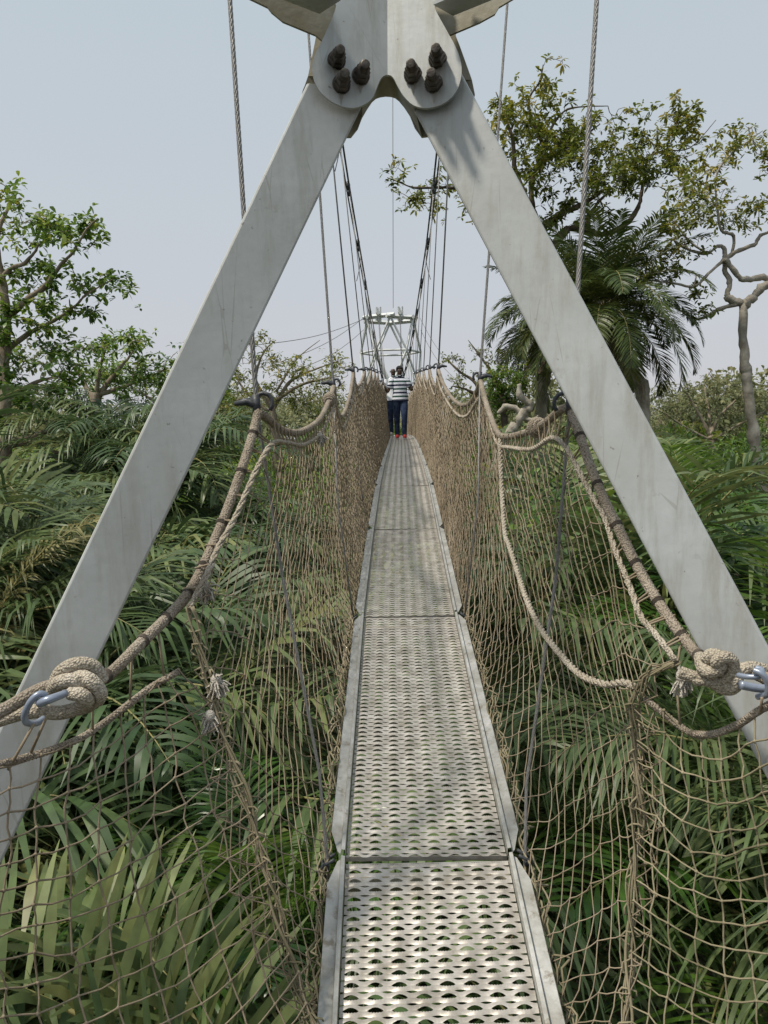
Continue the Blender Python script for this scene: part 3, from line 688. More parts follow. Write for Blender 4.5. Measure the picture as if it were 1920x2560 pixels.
# upper ring beams running off to both sides above
for s, pts_ in ((-1, [(640, -70), (616, -8), (668, 17), (677, 29), (706, 53), (764, 77), (788, 87), (806, 102), (828, 60), (842, 17), (838, -70)]), (1, [(1290, -70), (1290, -8), (1248, 17), (1238, 34), (1200, 55), (1160, 72), (1124, 87), (1100, 48), (1085, 17), (1090, -70)])):
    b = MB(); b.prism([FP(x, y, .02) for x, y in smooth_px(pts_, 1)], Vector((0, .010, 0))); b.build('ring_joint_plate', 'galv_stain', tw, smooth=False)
    b = MB()
    a0 = FP(968 + s * 165, 32, -.02); a1 = P(960 + s * 620, -150, 1.60)
    dd = (a1 - a0).normalized(); upv = Vector((0, 0, 1)); inn = dd.cross(upv).normalized() * s
    wv = .075
    pa = [a0, a1]
    for (u0, w0, u1, w1) in ((0, 0, 0, .11), (0, 0, wv, 0)):
        q = [a0 + inn * u0 + upv * w0, a1 + inn * u0 + upv * w0, a1 + inn * u1 + upv * w1, a0 + inn * u1 + upv * w1]
        b.prism(q, (q[1] - q[0]).cross(q[3] - q[0]).normalized() * .007)
    b.build('ring_beam', 'galv', tw, smooth=False)
    hd = MB()
bl = [((500, 315), (521, 255)), ((525, 440), (545, 378)), ((625, 395), (650, 332)), ((1025, 310), (1015, 248)), ((897, 390), (885, 328)), ((1005, 435), (991, 375))]
def zp(a): return (600 + a[0] / 2.074, a[1] / 2.074)
for base, tip in bl:
    c = FP(*zp(base), -.031); t = P(*zp(tip), ZL(*zp(tip)) - .031 - .082)
    d = (t - c).normalized(); u = d.orthogonal().normalized(); v = d.cross(u)
    nb = MB()
    nb.tube([c, c + d * .005], .0235, 20); nb.tube([c + d * .005, c + d * .028, c + d * .031], [.0215, .0215, .019], 6); nb.tube([c + d * .031, c + d * .052, c + d * .054], [.0175, .0175, .015], 6)
    o = nb.build('bolt', 'bolt', tw, smooth=False)
    sb = MB(); n = 40; L = (t - c).length
    sb.tube([c + d * (.05 + (L - .05) * i / n) for i in range(n + 1)], [.0110 + (.0009 if i % 2 else 0) for i in range(n)] + [.009], 12)
    sb.build('threaded_stud', 'bolt', o)
    zx, zy = zp(base); db = MB(); w0 = random.uniform(5, 8); ln_ = random.uniform(26, 44); q = []
    for i in range(9):
        f = i / 8; w_ = w0 * (1 - f) ** .7 * (1 + .25 * math.sin(i * 2.3)); yy = zy + 18 + ln_ * f
        if (zx < 969) != (zx + w_ < 969): w_ = 1
        q += [tuple(FP(zx - w_, yy, -.0312)), tuple(FP(zx + w_, yy, -.0312))]
    db.add(q, [(2 * i, 2 * i + 1, 2 * i + 3, 2 * i + 2) for i in range(8)], tint=.5); db.build('rust_streak', 'rust', tw)

# ------------------------------------------------------------------ far tower
tz = 39.0; tc = D(37.5); tb = P(981, 1080, tz)
ft = thing('far_tower', 'distant open lattice steel tower at the far end of the walkway', 'tower', (tb.x, tb.y, 0))
rings = [(-2.6, 1.72, 0), (-.2, 1.62, 30), (2.2, 1.58, 0), (3.95, 1.50, 30), (5.55, 1.30, 0)]
def ring(h, r, a0): return [Vector((tb.x + r * math.sin(R(a0 + 60 * k)), tb.y - r * math.cos(R(a0 + 60 * k)), CZ + h)) for k in range(6)]
RR = [ring(*a) for a in rings]
def bar(b, a, c, w):
    d = (c - a).normalized(); u = d.orthogonal().normalized(); v = d.cross(u); w /= 2
    pts = [a + u * w + v * w, a - u * w + v * w, a - u * w - v * w, a + u * w - v * w]; q = [p + (c - a) for p in pts]
    b.add([tuple(p) for p in pts + q], [(0, 1, 5, 4), (1, 2, 6, 5), (2, 3, 7, 6), (3, 0, 4, 7), (0, 3, 2, 1), (4, 5, 6, 7)])
for li in range(len(RR) - 1):
    for k in range(6):
        for k2 in (k, (k + (1 if rings[li][2] == 30 else -1)) % 6):
            b = MB(); bar(b, RR[li][k], RR[li + 1][k2], .075); b.build('lattice_leg', 'galv_far', ft, smooth=False)
for li in range(1, len(RR)):
    for k in range(6):
        a, c = RR[li][k], RR[li][(k + 1) % 6]; w = .07
        if li == len(RR) - 1: e = (c - a).normalized() * .22; a, c = a - e, c + e; w = .16; a = a + Vector((0, 0, .012 * k)); c = c + Vector((0, 0, .012 * k))
        b = MB(); bar(b, a, c, w); b.build('ring_beam', 'galv_far', ft, smooth=False)
for k in range(6):
    g = RR[0][k]; b = MB(); bar(b, Vector((g.x * 1.0, g.y, 0)), g, .14); b.build('lattice_leg', 'galv_far', ft, smooth=False)
for s in (-1, 1):
    b = MB(); c = main_cable(s, 39); 
    for e in (-.09, .09): bar(b, Vector((c.x + e, tb.y - .9, CZ + 5.4)), Vector((c.x + e, tb.y - .9, CZ + 6.05)), .08)
    bar(b, Vector((c.x, tb.y - 1.4, CZ + 5.72)), Vector((c.x, tb.y + 1.3, CZ + 5.72)), .16)
    b.build('cable_saddle', 'galv_far', ft, smooth=False)
for s, l in ((-1, [((915, 790), (700, 905)), ((912, 822), (740, 925)), ((915, 795), (640, 862))]), (1, [((1050, 795), (1150, 935)), ((1052, 825), (1135, 945))])):
    for k, (a, c) in enumerate(l):
        b = MB(); pa, pc = P(*a, 39), P(*c, 30 if s < 0 else 26); pts = [pa.lerp(pc, t / 10) + Vector((0, 0, -.25 * math.sin(math.pi * t / 10))) for t in range(11)]
        b.tube(pts, .014, 4)
        o = b.build('guy_wire', 'wire', None, off=pa)
        tag(o, '%s thin guy wire slanting %s from the far tower' % (['upper', 'lower', 'lowest-angled'][k], 'left' if s < 0 else 'right'), 'wire', 'guy wires of the far tower')

# ------------------------------------------------------------------ people
def skin_figure(name, joints, edges, m, parent, sub=2):
    me = bpy.data.meshes.new(name); keys = list(joints); idx = {k: i for i, k in enumerate(keys)}
    o0 = Vector((0, 0, 0)); 
    me.from_pydata([joints[k][0] for k in keys], [(idx[a], idx[c]) for a, c in edges], [])
    o = bpy.data.objects.new(name, me); COL.objects.link(o); o.parent = parent
    me.materials.append(M[m]); md = o.modifiers.new('skin', 'SKIN'); md.use_smooth_shade = True
    sl = me.skin_vertices[0].data if me.skin_vertices else None
    if sl is None:
        bpy.context.view_layer.objects.active = o; sl = me.skin_vertices[0].data
    for k in keys:
        r = joints[k][1]; sl[idx[k]].radius = (r, r) if np.isscalar(r) else r
    sl[0].use_root = True
    sd = o.modifiers.new('sub', 'SUBSURF'); sd.levels = sub; sd.render_levels = sub
    return o
def hand(J, E, wrist, tipdir, side, tag_):
    """five separate unequal bent fingers on a palm"""
    w = Vector(wrist); d = Vector(tipdir).normalized(); lat = d.cross(Vector((0, 1, 0))).normalized() * side; dn = Vector((0, -1, 0))
    J[tag_ + 'palm'] = (tuple(w + d * .045), (.032, .016)); 
    for i, (o, l) in enumerate(((-.030, .066), (-.010, .078), (.010, .074), (.028, .058))):
        a = w + d * .085 + lat * o; c = a + d * l * .5 + dn * .012; e = c + (d * .4 + dn).normalized() * l * .5
        J[tag_ + 'k%d' % i] = (tuple(a), .0095); J[tag_ + 'm%d' % i] = (tuple(c), .0088); J[tag_ + 't%d' % i] = (tuple(e), .0075)
        E += [(tag_ + 'palm', tag_ + 'k%d' % i), (tag_ + 'k%d' % i, tag_ + 'm%d' % i), (tag_ + 'm%d' % i, tag_ + 't%d' % i)]
    a = w + d * .03 - lat * .035 + dn * .005; c = a - lat * .018 + d * .03 + dn * .01
    J[tag_ + 'th0'] = (tuple(a), .012); J[tag_ + 'th1'] = (tuple(c), .0095); E += [(tag_ + 'palm', tag_ + 'th0'), (tag_ + 'th0', tag_ + 'th1')]
def ring_loft(secs, nseg=20):
    """secs: (centre, rx, ry) -> lofted sleeve/trunk"""
    b = MB(); V = []; n = len(secs)
    for (c, rx, ry, ax) in secs:
        c = Vector(c); ax = Vector(ax).normalized(); u = Vector((1, 0, 0)) - ax * ax.x; u = u.normalized() if u.length > .2 else Vector((0, 1, 0)); v = ax.cross(u)
        for k in range(nseg):
            th = 2 * math.pi * k / nseg; V.append(tuple(c + u * math.cos(th) * rx + v * math.sin(th) * ry))
    q = [(i * nseg + k, i * nseg + (k + 1) % nseg, (i + 1) * nseg + (k + 1) % nseg, (i + 1) * nseg + k) for i in range(n - 1) for k in range(nseg)]
    b.add(V, q); return b
def person(root, shirt, hands, rz):
    Z = (0, 0, 1)
    # body: skin, continuous
    J = {'pelvis': ((0, 0, .95), (.13, .10)), 'waist': ((0, 0, 1.08), (.125, .09)), 'chest': ((0, 0, 1.28), (.145, .10)), 'neckb': ((0, .005, 1.42), (.07, .06)), 'neck': ((0, -.01, 1.47), .050), 'jaw': ((0, -.02, 1.535), (.058, .066)), 'skull': ((0, -.012, 1.60), (.074, .088)), 'crown': ((0, -.008, 1.66), (.056, .068))}
    E = [('pelvis', 'waist'), ('waist', 'chest'), ('chest', 'neckb'), ('neckb', 'neck'), ('neck', 'jaw'), ('jaw', 'skull'), ('skull', 'crown')]
    legs = {}
    for s, t in ((-1, 'l'), (1, 'r')):
        fy = -.16 if s > 0 else .08
        J['hip' + t] = ((s * .085, 0, .88), .075); J['knee' + t] = ((s * .087, fy - .03, .50), .045); J['ank' + t] = ((s * .075, fy * 1.3, .10), .038); J['toe' + t] = ((s * .09, fy * 1.3 - .14, .04), (.035, .025))
        E += [('pelvis', 'hip' + t), ('hip' + t, 'knee' + t), ('knee' + t, 'ank' + t), ('ank' + t, 'toe' + t)]
        J['sh' + t] = ((s * .175, 0, 1.38), .055); el, wr = hands[0 if s < 0 else 1]
        J['el' + t] = (el, .040); J['wr' + t] = (wr, .026)
        E += [('chest', 'sh' + t), ('sh' + t, 'el' + t), ('el' + t, 'wr' + t)]
        hand(J, E, wr, Vector(wr) - Vector(el), s, 'h' + t); E.append(('wr' + t, 'h' + t + 'palm'))
    skin_figure('body', J, E, 'skin', root)
    b = MB()
    for s in (-1, 1): b.ellip((s * .077, .0, 1.59), (.012, .02, .03), nu=8, nv=6)
    b.ellip((0, -.098, 1.572), (.016, .018, .020), nu=8, nv=6); b.ellip((0, -.086, 1.60), (.010, .016, .03), nu=8, nv=6)
    b.build('nose_and_ears', 'skin', root, off=(0, 0, 0)).location = (0, 0, 0)
    for s in (-1, 1):
        b = MB(); b.ellip((s * .030, -.087, 1.603), (.013, .008, .007), nu=8, nv=6); e = b.build('eye', 'eye', root, off=(0, 0, 0)); e.location = (0, 0, 0)
        b = MB(); b.ellip((s * .030, -.094, 1.603), (.006, .004, .006), nu=8, nv=6); p_ = b.build('pupil', 'hair', e, off=(0, 0, 0)); p_.location = (0, 0, 0)
    b = MB(); b.ellip((0, -.084, 1.537), (.025, .010, .008), nu=8, nv=6); b.build('mouth', 'lip', root, off=(0, 0, 0)).location = (0, 0, 0)
    # shirt
    S = ring_loft([((0, 0, .88), .205, .155, Z), ((0, 0, .98), .190, .145, Z), ((0, 0, 1.10), .165, .122, Z), ((0, 0, 1.24), .180, .125, Z), ((0, 0, 1.34), .195, .122, Z), ((0, 0, 1.395), .178, .105, Z), ((0, 0, 1.43), .110, .082, Z), ((0, -.005, 1.455), .068, .066, Z), ((0, -.005, 1.49), .070, .070, Z)])
    o = S.build('shirt', shirt, root, off=(0, 0, 0)); o.location = (0, 0, 0)
    for s in (-1, 1):
        el, wr = hands[0 if s < 0 else 1]; sh = Vector((s * .165, 0, 1.375)); el = Vector(el); d = el - sh
        sl = ring_loft([(sh - d * .05, .075, .08, d), (sh + d * .25, .078, .078, d), (sh + d * .62, .074, .074, d), (sh + d * .65, .064, .064, d)], 14)
        q = sl.build('sleeve', shirt, o, off=(0, 0, 0)); q.location = (0, 0, 0)
    # trousers
    tr = MB()
    for s in (-1, 1):
        fy = -.16 if s > 0 else .08
        secs = [((s * .05, 0, 1.0), .115, .12, Z), ((s * .078, 0, .90), .105, .118, Z), ((s * .088, fy * .45 - .01, .72), .092, .105, Z), ((s * .088, fy - .03, .50), .072, .078, Z), ((s * .083, fy * 1.15, .30), .064, .068, Z), ((s * .08, fy * 1.3, .10), .058, .066, Z), ((s * .08, fy * 1.3 - .005, .065), .060, .072, Z)]
        t = ring_loft(secs, 16); k = tr.n; tr.add(np.concatenate(t.V), np.concatenate(t.Q))
    tr.build('trousers', 'jeans', root, off=(0, 0, 0)).location = (0, 0, 0)
    for s in (-1, 1):
        fy = (-.16 if s > 0 else .08) * 1.3
        b = MB(); pts = [(s * .08, fy + .07, .05), (s * .08, fy + .0, .06), (s * .085, fy - .09, .048), (s * .09, fy - .15, .038), (s * .09, fy - .185, .034)]
        b.tube(cr(pts, 3), list(np.interp(range(13), [0, 3, 6, 9, 12], [.034, .046, .047, .044, .022])), 12)
        o = b.build('shoe', 'red' if shirt == 'stripe' else 'sole', root, off=(0, 0, 0)); o.location = (0, 0, 0)
        b = MB(); b.box((s * .085, fy - .055, .008), (.085, .25, .015)); q = b.build('sole', 'sole', o, off=(0, 0, 0)); q.location = (0, 0, 0)
    return root
f1 = D(17.4)
p1 = thing('person', 'man in striped polo, blue jeans and red shoes walking towards the viewer', 'person', (0, 0, 0), 'people on the walkway')
person(p1, 'stripe', [((-.30, -.02, 1.09), (-.37, -.14, 1.22)), ((.27, -.05, 1.12), (.33, -.18, 1.22))], 0)
b = MB(); b.ellip((0, .008, 1.635), (.088, .100, .082), nu=18, nv=12); v = b.V[0]; v[:, 2] = np.where((v[:, 1] < -.055) & (v[:, 2] < 1.655), 1.655, v[:, 2]); b.build('hair', 'hair', p1, off=(0, 0, 0)).location = (0, 0, 0)
b = MB(); b.tube([(-.055, -.055, 1.475), (0, -.085, 1.455), (.055, -.055, 1.475)], .016, 6); b.build('collar', 'hair', p1, off=(0, 0, 0)).location = (0, 0, 0)
p1.location = Vector((P(1000, 1000, 17.4).x, f1.y, f1.z + .012)); p1.scale = (.93, .93, .94)
f2 = D(21.2)
p2 = thing('person', 'bald man in a white shirt following close behind the man in the striped polo', 'person', (0, 0, 0), 'people on the walkway')
person(p2, 'white_shirt', [((-.27, -.02, 1.08), (-.30, -.18, 1.26)), ((.25, -.02, 1.10), (.27, -.18, 1.22))], 0)
b = MB(); b.tube([(-.05, -.06, 1.478), (0, -.09, 1.455), (.05, -.06, 1.478)], .014, 6); b.build('collar', 'hair', p2, off=(0, 0, 0)).location = (0, 0, 0)
p2.location = Vector((P(983, 960, 21.2).x, f2.y, f2.z + .012)); p2.scale = (1.03, 1.03, 1.09)

# ------------------------------------------------------------------ vegetation
def leaf_quads(b, base, dirs, L, W, up=None, tint=None, fold=.25):
    """many lens-shaped leaves at once: base (n,3), dirs (n,3)"""
    n = len(base); d = dirs / (np.linalg.norm(dirs, axis=1)[:, None] + 1e-9)
    r = rng.normal(size=(n, 3)) * .35; r[:, 2] += 1.0
    s = np.cross(d, r); s /= np.linalg.norm(s, axis=1)[:, None] + 1e-9; u = np.cross(s, d)
    L = np.asarray(L)[:, None] if not np.isscalar(L) else L; W = np.asarray(W)[:, None] if not np.isscalar(W) else W
    m1 = base + d * L * .35; m2 = base + d * L * .72 - np.array([0, 0, 1]) * L * .10; tip = base + d * L - np.array([0, 0, 1]) * L * .28
    v = np.stack([base, m1 + s * W * .42, m1 - s * W * .42, m2 + s * W * .5, m2 - s * W * .5, tip], 1).reshape(-1, 3)
    i = np.arange(n)[:, None] * 6
    q = (np.array([[1, 2, 4, 3]]) + i); t = np.concatenate([np.array([[0, 2, 1]]) + i, np.array([[3, 4, 5]]) + i])
    tt = np.repeat(tint if tint is not None else rng.random(n), 6)
    b.add(v, q, t, tint=tt)
def rosettes(b, pts, leaf_len, leaf_w, nl=8, hang=0.0, shade=None):
    pts = np.asarray(pts); n = len(pts); B = np.repeat(pts, nl, 0)
    az = rng.random(n * nl) * 2 * math.pi; el = rng.normal(.15 - hang, .5, n * nl)
    d = np.stack([np.cos(az) * np.cos(el), np.sin(az) * np.cos(el), np.sin(el)], 1)
    L = leaf_len * rng.uniform(.6, 1.15, n * nl); cl = np.repeat(rng.normal(.42, .2, n) if shade is None else shade, nl)
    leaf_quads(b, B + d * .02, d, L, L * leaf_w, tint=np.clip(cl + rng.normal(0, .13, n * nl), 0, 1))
def grow_tree(name, label, cat, Z, trunk, limbs, blobs, leafmat_, bark, leaf_len, density=1.0, group=None, depth=1.6, twig=.5, nl=8, leaf_w=.36, base=None, bare=.12, seed=1, to_ground=True):
    """trunk/limbs: polylines (x, y, radius m); blobs: (x, y, rx, ry) clouds of leaves at a distance Z"""
    rs = np.random.default_rng(seed); random.seed(seed)
    px = Z / F
    tb_ = MB(); nodes_ = []
    def limb(pl, r_scale=1, wob=.3, dz0=0, dz1=0):
        n = len(pl); q = [P(x, y, Z + dz0 + (dz1 - dz0) * i / max(1, n - 1)) for i, (x, y, r) in enumerate(pl)]
        qq = cr(q, 5); rr = np.interp(np.linspace(0, n - 1, len(qq)), range(n), [a[2] for a in pl])
        rr = rr * .92 * (1 + rs.normal(0, .11, len(rr))); qq = [a + Vector(rs.normal(0, .12, 3)) * float(r_) for a, r_ in zip(qq, rr)]
        tb_.tube(qq, rr, 9); 
        for a in qq[3:]: nodes_.append(np.array(a))
        return qq
    t = limb(trunk)
    if to_ground:
        g = t[0]; tb_.tube([Vector((g.x + .1, g.y, -.2)), Vector((g.x + .05, g.y, g.z * .5)), g], [trunk[0][2] * 1.5, trunk[0][2] * 1.15, trunk[0][2]], 9)
        root = thing(name, label, cat, (g.x + .1, g.y, 0), group)
    else: root = thing(name, label, cat, tuple(t[0]), group)
    for l in limbs: limb(l, dz0=0, dz1=rs.uniform(-.6, .6) * depth * .6)
    nodes_ = nodes_[3:] if not limbs else nodes_[4:]
    targets = []
    for (x, y, rx, ry) in blobs:
        area = rx * ry * px * px; k = max(8, int(area * 62 * density))
        c = P(x, y, Z)
        dzb = rs.normal(0, depth * .35)
        for _ in range(k):
            v = rs.normal(size=3); v /= np.linalg.norm(v); v *= rs.random() ** .45
            targets.append(np.array(c) + np.array([v[0] * rx * 1.12 * px, v[1] * depth * .8 + dzb, v[2] * ry * 1.15 * px]))
    T = np.array(targets); Nn = np.array(nodes_); 
    order = np.argsort([np.min(np.linalg.norm(Nn - t_, axis=1)) for t_ in T])
    NL = list(map(tuple, Nn)); arr = np.zeros((len(NL) + len(T) * 4, 3)); arr[:len(NL)] = Nn; m = len(NL); tips = []
    for o in order:
        t_ = T[o]; dd = np.linalg.norm(arr[:m] - t_, axis=1); a = arr[int(np.argmin(dd))]; dist = dd.min()
        n = 4; mids = []
        for i in range(n + 1):
            f = i / n; q = a * (1 - f) + t_ * f; q = q + rs.normal(0, .06, 3) * dist * (1 if 0 < i < n else 0); q[2] += .10 * dist * math.sin(math.pi * f) * (-1 if rs.random() < .35 else 1)
            mids.append(q)
        r0 = min(.045, .008 + .018 * dist) * twig * 2
        tb_.tube([Vector(q) for q in mids], np.linspace(r0 * .7, .0045 * (Z / 18), n + 1), 4, cap=False)
        for q in mids[1:]: arr[m] = q; m += 1
        tips.append(t_)
        if rs.random() < .6: tips.append(mids[3] + rs.normal(0, .05, 3))
    tb_.build('trunk', bark, root)
    tips = np.array(tips); keep = rs.random(len(tips)) > bare; tp = tips[keep]
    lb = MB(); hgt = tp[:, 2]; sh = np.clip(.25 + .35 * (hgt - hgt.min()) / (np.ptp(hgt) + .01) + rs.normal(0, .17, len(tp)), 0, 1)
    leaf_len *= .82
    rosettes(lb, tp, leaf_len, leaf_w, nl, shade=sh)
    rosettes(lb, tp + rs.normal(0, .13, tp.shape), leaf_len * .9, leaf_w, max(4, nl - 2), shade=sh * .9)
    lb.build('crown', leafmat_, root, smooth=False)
    # fine bare twigs
    return root

grow_tree('broadleaf_tree', 'tall spreading tree with dark crooked limbs, behind the right steel leg', 'tree', 24,
    [(1530, 1180, .26), (1500, 1000, .24), (1440, 800, .22), (1375, 630, .20), (1340, 560, .18), (1320, 500, .15)],
    [[(1375, 630, .15), (1410, 580, .12), (1447, 570, .11), (1503, 586, .10), (1564, 561, .09), (1595, 518, .07), (1604, 481, .06), (1610, 444, .05), (1620, 400, .04), (1656, 377, .03), (1724, 370, .02), (1790, 300, .01)],
     [(1345, 575, .14), (1398, 537, .12), (1441, 518, .09), (1484, 493, .07), (1515, 469, .04)],
     [(1472, 567, .08), (1472, 543, .07), (1496, 506, .05), (1530, 470, .03)],
     [(1330, 520, .12), (1330, 450, .09), (1355, 407, .07), (1358, 364, .06), (1335, 310, .05), (1322, 250, .04), (1349, 204, .03), (1358, 161, .015)],
     [(1330, 530, .11), (1290, 430, .08), (1281, 346, .06), (1262, 290, .04), (1240, 230, .015)],
     [(1355, 407, .06), (1400, 380, .05), (1460, 340, .04), (1500, 310, .02)],
     [(1358, 364, .05), (1390, 300, .04), (1430, 270, .03), (1520, 265, .012)],
     [(1330, 520, .10), (1240, 500, .08), (1180, 478, .07), (1124, 469, .055), (1084, 469, .045), (1035, 469, .035), (992, 453, .02), (968, 444, .012)],
     [(1340, 600, .08), (1220, 540, .04), (1165, 530, .015)]],
    [(1354, 228, 36, 50), (1300, 310, 70, 50), (1250, 330, 45, 45), (1390, 310, 80, 45), (1470, 300, 60, 30), (1350, 390, 90, 50), (1440, 390, 70, 40), (1545, 340, 70, 35), (1600, 400, 75, 55), (1660, 330, 60, 45), (1710, 330, 45, 40), (1500, 440, 90, 40), (1340, 460, 70, 45), (1400, 540, 60, 30), (1600, 455, 50, 28), (1660, 430, 40, 30), (1050, 455, 75, 26), (1130, 450, 50, 30), (1172, 548, 22, 22), (1460, 500, 60, 35), (1480, 545, 40, 25), (990, 450, 22, 12)],
    'leaf_tree', 'bark_dark', .26, density=1.15, depth=2.2, seed=3)
grow_tree('broadleaf_tree', 'leaning tree with a bare pale trunk forking into twisted limbs, at the right edge', 'tree', 20,
    [(1930, 1330, .17), (1914, 1263, .165), (1893, 1159, .16), (1880, 1046, .15), (1868, 955, .145), (1862, 919, .155), (1857, 842, .125), (1857, 761, .12)],
    [[(1857, 761, .14), (1884, 743, .12), (1907, 716, .12), (1935, 705, .09), (1990, 660, .06)],
     [(1925, 700, .09), (1907, 693, .09), (1871, 698, .08), (1848, 693, .075), (1825, 662, .08), (1812, 648, .075)],
     [(1857, 761, .11), (1825, 747, .10), (1818, 735, .08), (1825, 707, .08), (1812, 675, .075), (1812, 625, .06), (1794, 616, .05), (1767, 634, .045), (1726, 625, .04), (1681, 598, .02)],
     [(1845, 758, .08), (1794, 775, .06), (1762, 793, .045), (1726, 802, .02)],
     [(1812, 648, .07), (1839, 630, .06), (1884, 612, .055), (1902, 589, .045), (1935, 575, .03)],
     [(1830, 635, .04), (1834, 590, .045), (1803, 576, .04), (1794, 526, .035), (1789, 454, .03), (1807, 408, .025), (1862, 359, .015), (1907, 327, .01)],
     [(1812, 640, .05), (1803, 655, .045), (1771, 684, .04), (1735, 716, .035), (1681, 707, .03), (1636, 702, .02), (1600, 690, .01)],
     [(1735, 716, .02), (1740, 690, .02), (1732, 680, .015)],
     [(1767, 634, .03), (1720, 600, .03), (1690, 560, .02), (1660, 530, .01)]],
    [(1880, 350, 45, 40), (1820, 380, 45, 35), (1760, 420, 50, 32), (1700, 455, 30, 25), (1870, 440, 60, 45), (1800, 470, 55, 35), (1900, 520, 40, 45), (1830, 530, 55, 32), (1750, 510, 50, 35), (1680, 520, 45, 35), (1650, 560, 40, 25), (1735, 570, 55, 30), (1680, 610, 40, 25), (1625, 600, 35, 22), (1700, 640, 45, 22), (1655, 660, 45, 25), (1610, 690, 40, 25), (1690, 690, 40, 18), (1745, 725, 40, 18), (1580, 640, 30, 25), (1730, 790, 25, 15), (1560, 710, 30, 20)],
    'leaf_tree', 'bark_pale', .22, density=1.1, depth=1.8, seed=5)
grow_tree('broadleaf_tree', 'leafy green tree filling the left edge with layered drooping sprays', 'tree', 14,
    [(-20, 1330, .13), (5, 1268, .13), (11, 1100, .12), (9, 943, .11), (16, 780, .09), (0, 680, .09), (-20, 560, .05)],
    [[(10, 800, .08), (70, 747, .055), (108, 720, .05), (146, 671, .04), (184, 628, .03), (217, 574, .02), (244, 546, .01)],
     [(12, 880, .06), (80, 830, .045), (136, 801, .035), (190, 763, .025), (217, 736, .02), (282, 698, .008)],
     [(0, 700, .06), (27, 671, .045), (65, 655, .035), (100, 610, .02)],
     [(-15, 620, .05), (10, 540, .035), (40, 490, .015)],
     [(11, 1100, .07), (70, 1095, .05), (110, 1080, .045), (150, 1070, .03), (180, 1040, .012)],
     [(11, 1120, .06), (90, 1105, .045), (140, 1130, .035), (200, 1138, .02)],
     [(15, 1000, .05), (80, 960, .035), (150, 940, .02)]],
    [(40, 500, 36, 30), (5, 560, 40, 45), (85, 570, 55, 28), (150, 560, 45, 22), (225, 555, 32, 24), (190, 615, 35, 28), (95, 640, 55, 28), (20, 690, 45, 35), (130, 695, 42, 18), (265, 695, 24, 12), (212, 715, 24, 15), (165, 778, 38, 18), (200, 770, 20, 14), (50, 780, 60, 35), (110, 825, 70, 30), (30, 860, 50, 40), (120, 900, 75, 35), (30, 960, 50, 35), (150, 960, 60, 30), (100, 1010, 70, 35), (20, 1050, 50, 35), (190, 1040, 50, 25)],
    'leaf_green', 'bark', .20, density=1.8, depth=1.3, seed=8, leaf_w=.42)
grow_tree('broadleaf_tree', 'bright-topped tree with straight grey trunk, between left-edge tree and left steel leg', 'tree', 20,
    [(240, 1215, .17), (234, 1120, .16), (237, 1045, .15), (240, 980, .12)],
    [[(240, 1000, .10), (290, 930, .06), (330, 880, .03), (320, 840, .01)], [(238, 1010, .08), (200, 940, .05), (170, 900, .02)], [(240, 990, .08), (330, 960, .05), (420, 920, .02)], [(240, 1000, .06), (250, 920, .05), (270, 860, .02)]],
    [(310, 840, 50, 30), (350, 870, 60, 30), (260, 890, 70, 30), (400, 910, 70, 30), (470, 900, 50, 30), (220, 930, 60, 30), (330, 940, 80, 35), (430, 960, 80, 35), (540, 960, 60, 40)],
    'leaf_green', 'bark', .24, density=1.3, depth=1.8, seed=9)
grow_tree('broadleaf_tree', 'low dense green tree filling the skyline just outside the left steel leg', 'tree', 30,
    [(420, 1180, .18), (425, 1100, .16), (430, 1040, .13)],
    [[(430, 1050, .10), (380, 1000, .06), (330, 970, .03)], [(430, 1050, .10), (480, 990, .06), (520, 950, .03)], [(430, 1040, .09), (430, 980, .05), (420, 940, .02)]],
    [(330, 980, 70, 35), (400, 950, 70, 35), (470, 940, 70, 35), (540, 930, 60, 35), (440, 1000, 90, 40), (340, 1030, 70, 30), (540, 1000, 70, 40), (250, 960, 70, 35), (180, 990, 60, 35), (300, 920, 50, 30)],
    'leaf_green', 'bark', .24, density=1.0, depth=2.4, seed=19)
grow_tree('broadleaf_tree', 'airy small-leaved tree with bare twigs, beyond the left net at the nearest hanger', 'tree', 26,
    [(700, 1180, .16), (690, 1080, .14), (680, 1020, .12)],
    [[(680, 1030, .09), (720, 960, .06), (770, 930, .04), (840, 905, .015)], [(680, 1020, .09), (640, 950, .06), (660, 880, .03), (690, 850, .01)], [(690, 1000, .08), (760, 960, .05), (850, 940, .02)], [(670, 1030, .07), (600, 960, .04), (570, 880, .015)], [(690, 980, .05), (740, 900, .03), (800, 850, .008)]],
    [(660, 860, 45, 18), (620, 900, 50, 30), (700, 910, 60, 30), (760, 930, 60, 25), (845, 900, 45, 20), (800, 960, 60, 25), (600, 960, 60, 35), (680, 980, 70, 35), (740, 1000, 70, 30), (590, 1020, 50, 40), (840, 940, 30, 15)],
    'leaf_tree', 'bark', .20, density=1.3, depth=2.0, seed=11, bare=.3)
grow_tree('broadleaf_tree', 'gnarled thin-leaved tree with curling branches, just right of the far tower', 'tree', 26,
    [(1200, 1200, .15), (1210, 1080, .13), (1215, 1010, .11)],
    [[(1215, 1030, .09), (1190, 960, .06), (1150, 930, .04), (1120, 900, .02)], [(1215, 1010, .08), (1230, 940, .06), (1200, 890, .04), (1170, 850, .01)], [(1210, 1000, .07), (1170, 975, .05), (1130, 965, .02)], [(1230, 960, .05), (1260, 900, .03), (1280, 850, .01)]],
    [(1140, 900, 32, 22), (1180, 880, 35, 20), (1230, 880, 45, 25), (1160, 930, 40, 20), (1260, 910, 40, 25), (1130, 960, 25, 15), (1210, 950, 40, 20)],
    'leaf_tree', 'bark_dark', .17, density=.9, depth=1.6, seed=12, bare=.35)
